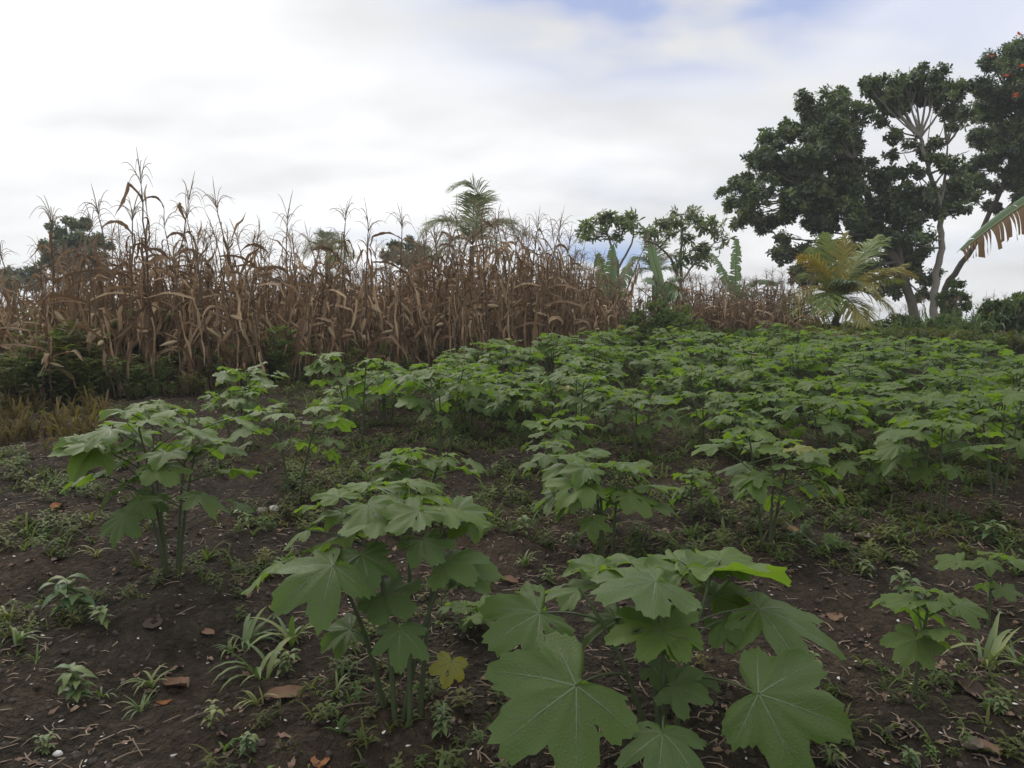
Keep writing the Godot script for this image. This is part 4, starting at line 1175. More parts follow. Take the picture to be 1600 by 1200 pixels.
func build_maize() -> void:
	var protos := []
	for i in 14:
		protos.append(make_maize(i))
	rng.seed = 77
	var spots := []                                          # [x, d, height, lean, lean direction, label]
	spots.append([-4.75, 10.20, 3.03, 0.03, 0.00, "tallest dry maize plant, its tassel standing far above the stand"])
	spots.append([-3.72, 10.60, 2.76, 0.04, 1.00, "tall dry maize plant with a wide open tassel and dark hanging leaf bundle"])
	spots.append([-4.13, 10.40, 2.60, 0.03, 2.00, "dry maize plant with a feathery tassel between the two tallest"])
	spots.append([-5.57, 9.40, 2.46, 0.05, 3.00, "dry maize plant with a pale tassel in front of the dark left tree"])
	spots.append([-5.56, 9.70, 2.45, 0.05, 3.50, "dry maize plant with a spiky tassel just above the dark left tree"])
	spots.append([-4.97, 9.90, 2.60, 0.07, 2.00, "dry maize plant with a thin tassel left of the tallest one"])
	spots.append([-4.83, 10.80, 2.86, 0.05, 5.00, "dry maize plant with long drooping top leaves right of the tallest one"])
	spots.append([-3.27, 11.00, 2.55, 0.04, 4.00, "dry maize plant with a lone upright tassel in the middle left of the stand"])
	spots.append([-2.53, 11.40, 2.64, 0.04, 5.00, "dry maize plant with a dark thick tassel and bent blackish leaf"])
	spots.append([-1.70, 11.60, 2.56, 0.05, 6.00, "dry maize plant with a curled tassel left of the palm"])
	spots.append([-0.02, 13.20, 2.72, 0.05, 1.00, "dry maize plant with a curled tassel right of the palm"])
	spots.append([0.35, 13.40, 2.63, 0.05, 2.00, "dry maize plant with a fan tassel right of the palm"])
	spots.append([1.00, 13.80, 2.51, 0.06, 2.00, "dry maize plant with a stiff tassel at the right end of the dense stand"])
	spots.append([-5.67, 9.00, 1.93, 0.05, 2.00, "dry maize plant with a small tassel at the left margin"])
	spots.append([0.89, 13.42, 1.84, 0.05, 3.27, ""])
	spots.append([1.02, 13.48, 2.00, 0.05, 3.62, ""])
	spots.append([1.16, 13.61, 1.79, 0.05, 0.39, ""])
	spots.append([1.24, 13.31, 1.67, 0.05, 5.02, ""])
	spots.append([0.78, 13.43, 1.89, 0.05, 1.41, ""])
	spots.append([1.12, 13.80, 1.57, 0.05, 2.82, ""])
	spots.append([1.76, 14.60, 2.45, 0.30, -1.57, "leaning dry maize plant beyond the end of the stand, its tassel before the sky"])
	spots.append([1.64, 14.30, 1.5, 0.34, -1.4, ""])
	spots.append([4.77, 16.17, 1.44, 0.32, 5.45, ""])
	spots.append([4.57, 16.49, 1.43, 0.44, 0.40, ""])
	spots.append([4.73, 16.31, 1.65, 0.75, 2.97, ""])
	spots.append([4.80, 16.65, 1.41, 0.15, 5.78, ""])
	spots.append([4.46, 16.56, 1.57, 0.72, 0.61, ""])
	spots.append([4.04, 15.86, 1.24, 0.31, 2.74, ""])
	spots.append([4.51, 15.96, 1.51, 0.27, 3.67, ""])
	spots.append([4.68, 16.69, 1.43, 0.23, 5.83, ""])
	spots.append([4.97, 16.79, 1.44, 0.39, 6.06, ""])
	spots.append([4.87, 16.28, 1.40, 0.64, 1.33, ""])
	spots.append([4.80, 16.29, 1.66, 0.69, 6.22, ""])
	spots.append([4.17, 16.56, 1.59, 0.29, 0.95, ""])
	spots.append([4.36, 16.52, 1.31, 0.50, 0.28, ""])
	spots.append([4.61, 16.00, 1.29, 0.14, 6.16, ""])
	spots.append([4.63, 16.80, 1.66, 0.46, 0.20, ""])
	spots.append([4.15, 16.09, 1.46, 0.24, 0.98, ""])
	spots.append([4.14, 16.64, 1.65, 0.78, 2.37, ""])
	spots.append([4.43, 16.22, 1.44, 0.21, 3.74, ""])
	spots.append([4.56, 16.34, 1.26, 0.40, 4.52, ""])
	spots.append([4.16, 15.96, 1.24, 0.02, 3.27, ""])
	spots.append([4.34, 15.61, 1.56, 0.07, 3.87, ""])
	spots.append([4.44, 15.67, 1.44, 0.04, 2.93, ""])
	spots.append([5.88, 16.71, 0.98, 0.01, 0.38, ""])
	spots.append([6.30, 17.93, 1.25, 0.08, 2.87, ""])
	spots.append([5.75, 16.64, 1.17, 0.15, 3.74, ""])
	spots.append([5.47, 16.75, 0.94, 0.35, 0.17, ""])
	spots.append([6.01, 17.47, 1.21, 0.12, 1.50, ""])
	spots.append([5.38, 16.87, 0.98, 0.71, 0.64, ""])
	spots.append([5.47, 16.67, 0.91, 0.73, 1.06, ""])
	spots.append([5.70, 17.30, 0.88, 0.30, 2.83, ""])
	spots.append([5.22, 16.24, 1.08, 0.26, 5.27, ""])
	spots.append([5.28, 16.56, 0.93, 0.68, 4.03, ""])
	spots.append([6.00, 16.69, 1.30, 0.19, 1.70, ""])
	spots.append([5.55, 16.83, 1.14, 0.69, 2.57, ""])
	spots.append([5.99, 16.31, 1.36, 0.77, 6.20, ""])
	spots.append([6.01, 17.90, 0.85, 0.29, 1.39, ""])
	spots.append([6.29, 17.67, 1.01, 0.33, 2.14, ""])
	spots.append([5.19, 16.14, 1.05, 0.04, 1.80, ""])
	spots.append([5.80, 16.09, 0.88, 0.31, 5.63, ""])
	spots.append([6.27, 17.15, 1.37, 0.85, 4.68, ""])
	spots.append([5.28, 16.60, 1.00, 0.41, 5.90, ""])
	spots.append([5.79, 16.68, 1.23, 0.06, 5.41, ""])
	spots.append([3.24, 18.85, 1.56, 0.08, 5.13, ""])
	spots.append([2.32, 18.88, 1.15, 0.23, 5.06, ""])
	spots.append([3.77, 16.52, 1.30, 0.04, 1.70, ""])
	spots.append([2.50, 18.08, 1.48, 0.05, 2.97, ""])
	spots.append([3.63, 16.51, 1.67, 0.07, 0.43, ""])
	spots.append([4.81, 19.06, 1.76, 0.07, 3.15, ""])
	spots.append([2.55, 17.44, 1.51, 0.16, 2.27, ""])
	spots.append([2.20, 17.49, 1.66, 0.21, 3.49, ""])
	spots.append([3.71, 17.64, 1.70, 0.08, 3.80, ""])
	spots.append([3.91, 17.64, 1.21, 0.17, 3.91, ""])
	spots.append([2.90, 17.62, 1.41, 0.06, 4.36, ""])
	spots.append([2.92, 17.24, 1.38, 0.20, 4.37, ""])
	spots.append([1.90, 17.77, 1.47, 0.34, 2.35, ""])
	spots.append([4.53, 18.87, 1.63, 0.32, 2.91, ""])
	spots.append([2.18, 18.94, 1.34, 0.27, 4.19, ""])
	spots.append([3.88, 18.19, 1.71, 0.23, 3.69, ""])
	spots.append([1.63, 16.93, 1.21, 0.08, 0.62, ""])
	spots.append([4.04, 17.04, 1.71, 0.02, 5.28, ""])
	spots.append([2.18, 19.03, 1.33, 0.25, 3.64, ""])
	spots.append([3.72, 16.61, 1.22, 0.42, 3.21, ""])
	spots.append([3.54, 16.82, 1.23, 0.07, 2.04, ""])
	spots.append([3.53, 18.98, 1.65, 0.03, 1.13, ""])
	spots.append([2.49, 18.35, 1.25, 0.15, 2.49, ""])
	spots.append([2.69, 17.75, 1.70, 0.12, 3.14, ""])
	spots.append([4.48, 17.74, 1.25, 0.16, 4.75, ""])
	spots.append([3.68, 18.05, 1.44, 0.26, 4.04, ""])
	spots.append([4.06, 16.95, 1.66, 0.01, 3.25, ""])
	spots.append([3.11, 18.66, 1.67, 0.45, 1.68, ""])
	spots.append([2.32, 18.26, 1.56, 0.03, 5.99, ""])
	spots.append([2.66, 18.62, 1.51, 0.30, 5.36, ""])
	spots.append([3.28, 17.30, 1.59, 0.23, 2.40, ""])
	spots.append([2.16, 17.58, 1.53, 0.03, 4.86, ""])
	spots.append([2.30, 19.47, 1.49, 0.18, 5.24, ""])
	spots.append([4.14, 18.17, 1.44, 0.13, 4.53, ""])
	spots.append([4.13, 17.70, 1.25, 0.22, 1.44, ""])
	spots.append([2.48, 18.65, 1.32, 0.06, 6.02, ""])
	var placed := []
	for s in spots:
		placed.append(Vector2(s[0], s[1]))
	var tries := 0
	while spots.size() < 322 and tries < 30000:
		tries += 1
		var x := rf(-9.5, 2.0)
		var back := pow(rng.randf(), 1.35) * 5.0
		var d := edge_d(x) + back
		if absf(x / d) > 0.72:
			continue
		if x / d < -0.40 and rng.randf() < 0.12:
			continue
		var q := Vector2(x, d)
		var ok := true
		for w in placed:
			if w.distance_squared_to(q) < 0.05:
				ok = false
				break
		if ok:
			placed.append(q)
			spots.append([x, d, maize_height(x / d) * rf(0.72, 1.03), absf(rng.randfn(0.0, 0.15)), rf(0, TAU), ""])
	for i in spots.size():
		var s: Array = spots[i]
		var o: Node3D = protos[rng.randi() % protos.size()].duplicate()
		o.name = numbered("maize_plant")
		add_child(o)
		var at := ground_at(s[0], s[1])
		var bs := Basis(Vector3(cos(s[4]), 0, sin(s[4])), s[3]) * Basis(Vector3.UP, rf(0, TAU))
		var k: float = s[2] / 2.1
		o.transform = Transform3D(bs.scaled(Vector3(1.0, k, 1.0).lerp(Vector3.ONE * k, 0.5)), at)
		tag(o, s[5] if s[5] else maize_label(s), "maize plant", "dry maize plants")
	var fresh := []
	for i in 3:
		var g := make_maize(20 + i)
		for ch in g.get_children():
			if ch.name.begins_with("leaf"):
				ch.set_surface_override_material(0, M["weed_%d" % (rng.randi() % 4)])
			elif ch.name.begins_with("stalk"):
				ch.set_surface_override_material(0, M.weed_stem)
			elif ch.name.begins_with("ear"):
				g.remove_child(ch)
				ch.free()
		fresh.append(g)
	rng.seed = 78
	for i in 34:
		var d := rf(14.2, 18.5)
		var x := d * rf(0.46, 0.68)
		var o: Node3D = fresh[i % 3].duplicate()
		o.name = numbered("young_maize_plant")
		add_child(o)
		o.transform = Transform3D((Basis(Vector3(cos(i), 0, sin(i)), rf(0, 0.2)) * Basis(Vector3.UP, rf(0, TAU))).scaled(Vector3.ONE * rf(0.38, 0.6)), ground_at(x, d))
		tag(o, "%s green young maize plant behind the okra, below the %s" % ["tall" if i % 2 else "short", "leaning trunk" if x / d < 0.53 else "pale-branched tree" if x / d < 0.58 else "small light green tree" if x / d < 0.61 else "right-hand bush"], "maize plant", "green maize plants behind the okra")
	for g in fresh:
		g.free()
	# the back of the stand, where no stalk can be told from the next
	var b := MB.new()
	for q in 5:
		var pl: Node3D = protos[q]
		var off := Vector3(rf(-0.5, 0.5), 0, rf(-0.5, 0.5))
		var bs := Basis(Vector3(cos(q * 2.0), 0, sin(q * 2.0)), rf(0.0, 0.2)) * Basis(Vector3.UP, q * 1.9)
		for ch in pl.get_children():
			var arr: Array = ch.mesh.surface_get_arrays(0)
			var first := b.v.size()
			var tf: Transform3D = Transform3D(bs, off) * ch.transform
			for p in arr[Mesh.ARRAY_VERTEX]:
				b.v.append(tf * p)
			for k in arr[Mesh.ARRAY_INDEX]:
				b.f.append(first + k)
	var where := []
	for i in 150:
		var x := rf(-12.0, 2.2)
		var d := edge_d(x) + rf(3.0, 8.5)
		if absf(x / d) < 0.75:
			where.append(Transform3D(Basis(Vector3.UP, rf(0, TAU)).scaled(Vector3.ONE * maize_height(x / d) / 2.1 * rf(0.55, 0.78)), ground_at(x, d)))
	for i in 44:
		var d := rf(15.8, 20.5)
		var x := d * rf(0.09, 0.36)
		where.append(Transform3D(Basis(Vector3.UP, rf(0, TAU)).scaled(Vector3.ONE * rf(0.4, 0.85)), ground_at(x, d)))
	tag(many("maize_stand", b.mesh(M.dry_3), where, [], self), "back of the dry maize stand, brown stalks and leaves too dense to tell apart")
	for p in protos:
		p.free()

func maize_label(s: Array) -> String:
	var px: float = s[0] / s[1]
	var size := "tall" if s[2] > maize_height(px) * 0.9 else "low" if s[2] < maize_height(px) * 0.74 else "middle-sized"
	var stance := "slanting" if s[3] > 0.2 else "upright" if s[3] < 0.07 else "slightly leaning"
	var row := "front edge" if s[1] < edge_d(s[0]) + 0.8 else "inside" if s[1] < edge_d(s[0]) + 2.2 else "back"
	var zones := [[-0.58, "left margin"], [-0.50, "dark left tree"], [-0.42, "tallest tassels"], [-0.34, "two wide tassels"], [-0.25, "lone middle tassel"], [-0.17, "ragged small palm"], [-0.09, "low dark tree"], [-0.02, "green palm"], [0.05, "right half of the stand"], [0.12, "dense right end"], [0.2, "feathery bush"], [0.27, "wide flat-topped tree"], [0.34, "big dark tree's left branches"], [9.0, "young yellow palm"]]
	for z in zones:
		if px < z[0]:
			return "%s %s dry maize plant, %s, by the %s" % [size, stance, row, z[1]]
	return "dry maize plant"

func okra_label(s: Array) -> String:
	var px: float = s[0] / s[1]
	var row := int((s[1] - 5.6) / 1.1)
	var rows := ["first", "second", "third", "fourth", "fifth", "sixth", "seventh", "farthest", "farthest"]
	var size := "tall" if s[2] > 0.55 else "low" if s[2] < 0.44 else "middle-sized"
	var zones := [[-0.15, "the tallest maize"], [-0.05, "the green palm"], [0.05, "the dense maize end"], [0.15, "the upright banana plant"], [0.27, "the flat-topped trees"], [0.38, "the big dark tree's left side"], [0.48, "the young yellow palm"], [0.57, "the leaning trunk"], [9.0, "the right-hand bush"]]
	for z in zones:
		if px < z[0]:
			return "%s %d-stemmed okra plant in the %s dense row, below %s" % [size, s[3], rows[clampi(row, 0, 8)], z[1]]
	return "okra plant"

func build_okra() -> void:
	okra_given(ground_at(0.450, 2.170),
		[[-0.006, 0.010, -0.017, 0.287, 0.020], [-0.048, -0.050, -0.244, 0.393, -0.130], [0.034, -0.030, 0.156, 0.382, -0.160], [-0.009, -0.050, -0.044, 0.333, -0.210]],
		[[-0.276, 0.218, 0.150, -0.511, 0.130, 0.310, -0.06, 0.68, 0.73, 0.25],
		[0.229, 0.181, 0.120, 0.484, 0.142, 0.210, -0.22, 0.72, 0.65, 0.22],
		[-0.367, 0.332, -0.080, -0.537, 0.296, 0.050, -0.02, 0.83, 0.56, 0.30],
		[-0.237, 0.358, -0.210, -0.348, 0.359, -0.330, -0.02, 0.96, 0.27, 0.35],
		[-0.025, 0.441, -0.050, -0.237, 0.452, 0.050, -0.03, 0.99, 0.15, 0.30],
		[-0.016, 0.319, 0.030, 0.098, 0.385, -0.030, -0.11, 0.83, 0.55, 0.60],
		[-0.023, 0.323, 0.030, -0.188, 0.349, 0.070, -0.07, 0.92, 0.38, 0.60],
		[-0.005, 0.313, 0.030, 0.034, 0.294, 0.140, -0.07, 0.95, 0.32, 0.60],
		[0.313, 0.319, -0.150, 0.567, 0.288, -0.030, -0.06, 0.98, 0.18, 0.20],
		[0.111, 0.420, -0.230, 0.024, 0.451, -0.430, -0.04, 0.99, 0.15, 0.40],
		[0.091, 0.435, -0.280, 0.264, 0.443, -0.380, -0.02, 0.99, 0.10, 0.60],
		[-0.057, 0.409, -0.330, 0.011, 0.413, -0.480, -0.02, 0.99, 0.10, 0.60],
		[-0.112, 0.253, -0.230, -0.239, 0.221, -0.180, -0.03, 0.98, 0.21, 0.30],
		[0.199, 0.293, -0.130, 0.238, 0.265, -0.030, -0.09, 0.94, 0.32, 0.20],
		[0.170, 0.430, -0.180, 0.426, 0.457, -0.160, 0.08, 0.94, -0.32, 0.75],
		[0.241, 0.420, -0.330, 0.382, 0.445, -0.480, -0.06, 0.98, 0.21, 0.80],
		[-0.179, 0.414, -0.280, -0.266, 0.430, -0.380, -0.03, 0.96, 0.27, 0.45],
		[-0.144, 0.420, -0.230, 0.014, 0.447, -0.150, 0.03, 0.97, -0.25, 0.80],
		[-0.048, 0.105, 0.190, -0.094, 0.076, 0.370, -0.12, 0.79, 0.59, 0.10],
		[-0.028, 0.273, -0.180, -0.045, 0.311, -0.330, -0.10, 0.83, 0.55, 0.05],
		[0.070, 0.158, -0.030, 0.152, 0.161, -0.130, -0.07, 0.95, 0.30, 0.10],
		[0.006, 0.168, 0.050, 0.106, 0.175, 0.120, -0.10, 0.88, 0.47, 0.05],
		[0.208, 0.318, -0.280, 0.349, 0.333, -0.330, -0.09, 0.94, 0.32, 0.50],
		[-0.034, 0.187, -0.030, 0.031, 0.173, 0.020, -0.08, 0.90, 0.42, 0.15]],
		"large okra plant nearest the camera with broad drooping grey-green leaves")
	okra_given(ground_at(-0.355, 2.290),
		[[-0.041, -0.045, -0.150, 0.488, 0.090], [-0.003, 0.005, -0.067, 0.589, -0.030], [0.042, 0.020, 0.028, 0.625, -0.130], [0.066, -0.030, 0.132, 0.589, -0.110], [0.014, -0.010, 0.156, 0.480, -0.060]],
		[[-0.168, 0.517, 0.090, -0.321, 0.471, 0.230, 0.11, 0.87, 0.48, 0.25],
		[-0.093, 0.534, 0.040, -0.044, 0.452, 0.140, 0.14, 0.68, 0.72, 0.08],
		[-0.053, 0.625, -0.030, -0.161, 0.631, 0.070, 0.02, 0.99, 0.13, 0.35],
		[-0.173, 0.618, -0.160, -0.300, 0.600, -0.130, 0.01, 1.00, 0.05, 0.50],
		[-0.075, 0.670, -0.260, -0.002, 0.679, -0.360, 0.02, 0.99, 0.10, 0.70],
		[0.221, 0.593, -0.160, 0.156, 0.569, -0.070, 0.01, 0.97, 0.22, 0.50],
		[0.073, 0.654, -0.010, -0.017, 0.618, 0.090, 0.04, 0.96, 0.29, 0.40],
		[-0.138, 0.671, -0.310, -0.225, 0.673, -0.410, 0.02, 0.99, 0.10, 0.70],
		[-0.253, 0.651, -0.110, -0.339, 0.645, -0.090, -0.06, 0.97, -0.24, 0.80],
		[-0.196, 0.671, -0.130, -0.277, 0.696, -0.210, 0.04, 0.99, 0.16, 0.70],
		[-0.007, 0.656, -0.160, -0.123, 0.643, -0.090, 0.02, 0.99, 0.10, 0.40],
		[0.045, 0.671, -0.160, 0.161, 0.675, -0.210, -0.02, 0.98, -0.17, 0.80],
		[0.132, 0.647, -0.110, 0.286, 0.630, -0.060, -0.02, 0.98, -0.18, 0.75],
		[0.166, 0.594, -0.260, 0.301, 0.600, -0.310, 0.03, 0.94, 0.35, 0.35],
		[0.140, 0.492, -0.010, 0.292, 0.531, -0.040, 0.03, 0.96, 0.28, 0.30],
		[0.177, 0.444, -0.090, 0.345, 0.456, -0.110, 0.02, 0.98, 0.22, 0.30],
		[-0.363, 0.480, -0.060, -0.489, 0.413, 0.010, -0.07, 0.97, -0.24, 0.60],
		[0.026, 0.325, 0.090, 0.038, 0.273, 0.210, 0.11, 0.63, 0.77, 0.06],
		[0.175, 0.220, 0.070, 0.151, 0.145, 0.130, 0.07, 0.58, 0.81, 2.00],
		[-0.144, 0.277, -0.030, -0.250, 0.243, 0.010, 0.07, 0.95, 0.32, 0.20],
		[-0.163, 0.558, -0.110, -0.336, 0.527, -0.110, -0.02, 0.99, -0.11, 0.60],
		[0.018, 0.702, -0.210, 0.114, 0.704, -0.310, 0.01, 0.99, 0.11, 0.70],
		[0.082, 0.565, -0.010, 0.150, 0.526, 0.090, 0.06, 0.88, 0.48, 0.15],
		[-0.036, 0.396, -0.010, 0.074, 0.373, 0.090, 0.11, 0.77, 0.63, 0.05],
		[-0.091, 0.662, -0.060, -0.006, 0.627, 0.040, 0.07, 0.93, 0.35, 0.35],
		[-0.300, 0.563, -0.130, -0.392, 0.534, -0.160, 0.03, 0.99, 0.10, 0.50]],
		"tall okra plant with bare stems and one yellowed low leaf, left of the nearest plant")
	okra(ground_at(-1.555, 3.435), 0.75, 5, 0.47, 0.190, 1, true, "many-stemmed okra plant on the bare soil at the left edge of the field", "okra plants in the field")
	okra(ground_at(-1.338, 4.660), 0.63, 2, 0.50, 0.180, 2, true, "two-stemmed okra plant with long spreading leaf stalks behind the left-edge plant", "okra plants in the field")
	okra(ground_at(-2.468, 7.090), 0.57, 2, 0.59, 0.190, 3, false, "bright yellowish-green okra plant beside the weedy left edge, under the maize", "okra plants in the field")
	okra(ground_at(-1.318, 6.405), 0.79, 3, 0.48, 0.180, 4, true, "tall bushy okra plant standing directly against the maize stalks", "okra plants in the field")
	okra(ground_at(-0.539, 5.930), 0.73, 3, 0.52, 0.180, 5, true, "slim three-stemmed okra plant in front of the dense maize", "okra plants in the field")
	okra(ground_at(-0.547, 4.460), 0.36, 3, 0.37, 0.140, 6, true, "low okra plant partly hidden behind the tall plant with bare stems", "okra plants in the field")
	okra(ground_at(0.470, 3.740), 0.52, 3, 0.42, 0.200, 7, true, "okra plant with one pale leaf turned on edge, behind the nearest plant", "okra plants in the field")
	okra(ground_at(1.280, 3.790), 0.63, 3, 0.38, 0.170, 8, true, "okra plant with a rusty dead leaf at its foot, right of the nearest plant", "okra plants in the field")
	okra(ground_at(0.284, 4.800), 0.35, 2, 0.30, 0.140, 9, true, "small okra plant with flat spread leaves in the middle of the field", "okra plants in the field")
	okra(ground_at(0.997, 5.930), 0.52, 3, 0.42, 0.170, 10, true, "okra plant with dark lower leaves in the middle of the field", "okra plants in the field")
	okra(ground_at(0.098, 6.460), 0.49, 2, 0.35, 0.160, 11, true, "okra plant beside the bare soil patch in front of the maize", "okra plants in the field")
	okra(ground_at(0.000, 8.750), 0.66, 3, 0.44, 0.180, 12, false, "tall okra plant touching the dry maize at the middle of the field edge", "okra plants in the field")
	okra(ground_at(2.284, 5.595), 0.53, 4, 0.47, 0.170, 13, true, "four-stemmed okra plant before the dense rows on the right", "okra plants in the field")
	okra(ground_at(2.446, 4.315), 0.58, 3, 0.43, 0.190, 14, true, "tall okra plant with a wide flat top near the right edge", "okra plants in the field")
	okra(ground_at(3.059, 4.800), 0.66, 3, 0.44, 0.180, 15, true, "okra plant behind the wide-topped one at the right edge", "okra plants in the field")
	okra(ground_at(1.265, 2.350), 0.35, 1, 0.17, 0.120, 16, true, "single-stemmed okra seedling with four pale leaves over straw litter", "okra plants in the field")
	okra(ground_at(1.927, 3.030), 0.30, 1, 0.25, 0.120, 17, true, "low okra seedling with one round leaf at the right margin", "okra plants in the field")
	okra(ground_at(-0.145, 2.915), 0.10, 1, 0.16, 0.100, 18, true, "tiny okra seedling between the two big near plants", "okra plants in the field")
	okra(ground_at(1.564, 6.205), 0.47, 3, 0.41, 0.160, 19, true, "okra plant with reddish thin stems right of the middle rows", "okra plants in the field")
	okra(ground_at(0.813, 8.090), 0.54, 3, 0.44, 0.160, 20, false, "okra plant in the first dense row in front of the maize", "okra plants in the field")
	okra(ground_at(1.022, 4.315), 0.28, 1, 0.20, 0.120, 21, true, "low okra plant half hidden behind the pale edge-on leaf", "okra plants in the field")
	okra(ground_at(2.263, 4.875), 0.33, 2, 0.26, 0.130, 22, true, "small okra plant among weeds left of the wide-topped plant", "okra plants in the field")
	# the rows towards the far edge
	rng.seed = 31
	var near_ones := [Vector2(0.45, 2.17), Vector2(-0.36, 2.29), Vector2(-1.55, 3.43), Vector2(-1.34, 4.66), Vector2(-2.47, 7.09), Vector2(-1.32, 6.40), Vector2(-0.54, 5.93), Vector2(-0.55, 4.46), Vector2(0.47, 3.74), Vector2(1.28, 3.79), Vector2(0.28, 4.80), Vector2(1.00, 5.93), Vector2(0.10, 6.46), Vector2(0.00, 8.75), Vector2(2.28, 5.59), Vector2(2.45, 4.31), Vector2(3.06, 4.80), Vector2(1.27, 2.35), Vector2(1.93, 3.03), Vector2(-0.14, 2.91), Vector2(1.56, 6.20), Vector2(0.81, 8.09), Vector2(1.02, 4.31), Vector2(2.26, 4.87)]
	var far := []
	for r in 17:
		for c in 40:
			var x := -3.0 + c * 0.54 + rf(-0.13, 0.13) + (0.27 if r % 2 else 0.0)
			var d := 5.6 + r * 0.56 + rf(-0.14, 0.14)
			if x / d > 0.74 or x < -2.6 + (d - 5.6) * 0.38 or d > edge_d(x) - 0.7 and x < 2.2:
				continue
			if x > 2.0 and d > 13.4 - maxf(0.0, x / d - 0.33) * 9.0:
				continue
			var ok := true
			for q in near_ones:
				if Vector2(x, d).distance_to(q) < 0.5:
					ok = false
			if ok and rng.randf() < 0.84:
				far.append([x, d, rf(0.36, 0.64), rng.randi_range(2, 4)])
	for i in far.size():
		var s: Array = far[i]
		okra(ground_at(s[0], s[1]), s[2], s[3], 0.34, 0.155, 400 + i, s[1] < 7.5, okra_label(s), "okra plants in the dense rows")

func build_low_plants() -> void:
	weed("grass", ground_at(-0.877, 2.620), 0.27, 1, "largest clump of bright broad grass left of the tall bare-stemmed okra", "grass tufts", 2)
	weed("grass", ground_at(-0.837, 2.835), 0.24, 2, "grass clump under the pale drooping leaf of the bare-stemmed okra", "grass tufts", 2)
	weed("grass", ground_at(-1.007, 2.835), 0.21, 3, "grass clump behind the largest clump of broad grass", "grass tufts", 1)
	weed("grass", ground_at(-1.049, 2.785), 0.10, 4, "small grass tuft left of the largest clump of broad grass", "grass tufts", 2)
	weed("grass", ground_at(-0.826, 2.430), 0.12, 5, "light green grass tuft in front of the largest clump of broad grass", "grass tufts", 3)
	weed("grass", ground_at(-1.240, 2.555), 0.14, 6, "grass tuft with two broad upright blades on the bare soil", "grass tufts", 2)
	weed("grass", ground_at(-1.213, 2.430), 0.10, 7, "bent narrow grass tuft in the middle of the bare soil", "grass tufts", 1)
	weed("grass", ground_at(1.702, 2.665), 0.26, 8, "large grass tuft near the right margin behind the seedling", "grass tufts", 2)
	weed("grass", ground_at(1.818, 2.685), 0.15, 9, "grass tuft touching the right margin", "grass tufts", 1)
	weed("grass", ground_at(-1.804, 2.735), 0.11, 10, "grass tuft on the soil at the left margin", "grass tufts", 2)
	weed("grass", ground_at(-1.995, 2.975), 0.11, 11, "yellowish grass tuft at the left margin", "grass tufts", 4)
	weed("grass", ground_at(-2.053, 3.720), 0.12, 12, "pale yellow bent grass below the left-edge okra", "grass tufts", 4)
	weed("grass", ground_at(0.061, 3.590), 0.14, 13, "grass tuft between the two big near okra plants", "grass tufts", 2)
	weed("grass", ground_at(1.498, 3.675), 0.15, 14, "grass tuft right of the rusty dead leaf", "grass tufts", 1)
	weed("grass", ground_at(1.473, 3.905), 0.13, 15, "dark grass tuft beside the rusty dead leaf", "grass tufts", 1)
	weed("grass", ground_at(1.135, 4.060), 0.13, 16, "grass tuft behind the nearest okra plant", "grass tufts", 2)
	weed("grass", ground_at(-1.048, 3.470), 0.13, 17, "thin grass tuft behind the pale drooping leaf", "grass tufts", 2)
	weed("grass", ground_at(-1.370, 2.490), 0.09, 18, "short grass tuft on the bare soil by the leafy weed", "grass tufts", 1)
	weed("grass", ground_at(-0.575, 2.430), 0.09, 19, "thin grass tuft at the foot of the bare-stemmed okra", "grass tufts", 2)
	weed("leafy", ground_at(-1.728, 2.975), 0.19, 20, "tall leafy weed alone on the bare soil in the left foreground", "leafy weeds", 1)
	weed("leafy", ground_at(-1.595, 2.915), 0.11, 21, "leafy weed just right of the tall one on the bare soil", "leafy weeds", 2)
	weed("leafy", ground_at(-1.443, 2.450), 0.14, 22, "bushy leafy weed below the tall one in the left foreground", "leafy weeds", 1)
	weed("leafy", ground_at(-0.802, 2.595), 0.09, 23, "low leafy weed inside the largest grass clump", "leafy weeds", 2)
	weed("leafy", ground_at(-0.220, 2.220), 0.08, 24, "small leafy seedling below the yellowed okra leaf", "leafy weeds", 1)
	weed("leafy", ground_at(0.824, 2.140), 0.09, 25, "dark round-leaved weed below the nearest okra's right leaf", "leafy weeds", 0)
	weed("leafy", ground_at(1.101, 2.050), 0.06, 26, "tiny seedling at the bottom edge below the okra seedling", "leafy weeds", 1)
	weed("leafy", ground_at(0.888, 2.050), 0.06, 27, "light seedling at the bottom edge right of the round-leaved weed", "leafy weeds", 2)
	weed("leafy", ground_at(-0.753, 2.095), 0.08, 28, "seedling at the bottom edge in the left half", "leafy weeds", 1)
	weed("leafy", ground_at(-0.907, 2.235), 0.07, 29, "pale sprawling weed on the littered soil near the bottom edge", "leafy weeds", 3)
	weed("leafy", ground_at(-1.369, 2.170), 0.06, 30, "small weed at the bottom left corner", "leafy weeds", 2)
	weed("leafy", ground_at(1.607, 3.435), 0.09, 31, "feathery light green weed on the soil right of the nearest okra", "leafy weeds", 2)
	weed("leafy", ground_at(1.668, 3.155), 0.14, 32, "leafy weed behind the okra seedling", "leafy weeds", 1)
	weed("leafy", ground_at(1.948, 3.860), 0.08, 33, "small round-leaved weed before the wide-topped okra", "leafy weeds", 2)
	weed("leafy", ground_at(2.467, 3.905), 0.15, 34, "leafy weed under the okra plants at the right margin", "leafy weeds", 1)
	weed("leafy", ground_at(2.113, 5.280), 0.12, 35, "leafy weed under the four-stemmed okra", "leafy weeds", 2)
	weed("leafy", ground_at(0.311, 3.860), 0.09, 36, "leafy weed left of the plant with the edge-on leaf", "leafy weeds", 2)
	weed("leafy", ground_at(0.068, 4.005), 0.12, 37, "pale leafy weed on the soil between okra plants in the middle", "leafy weeds", 2)
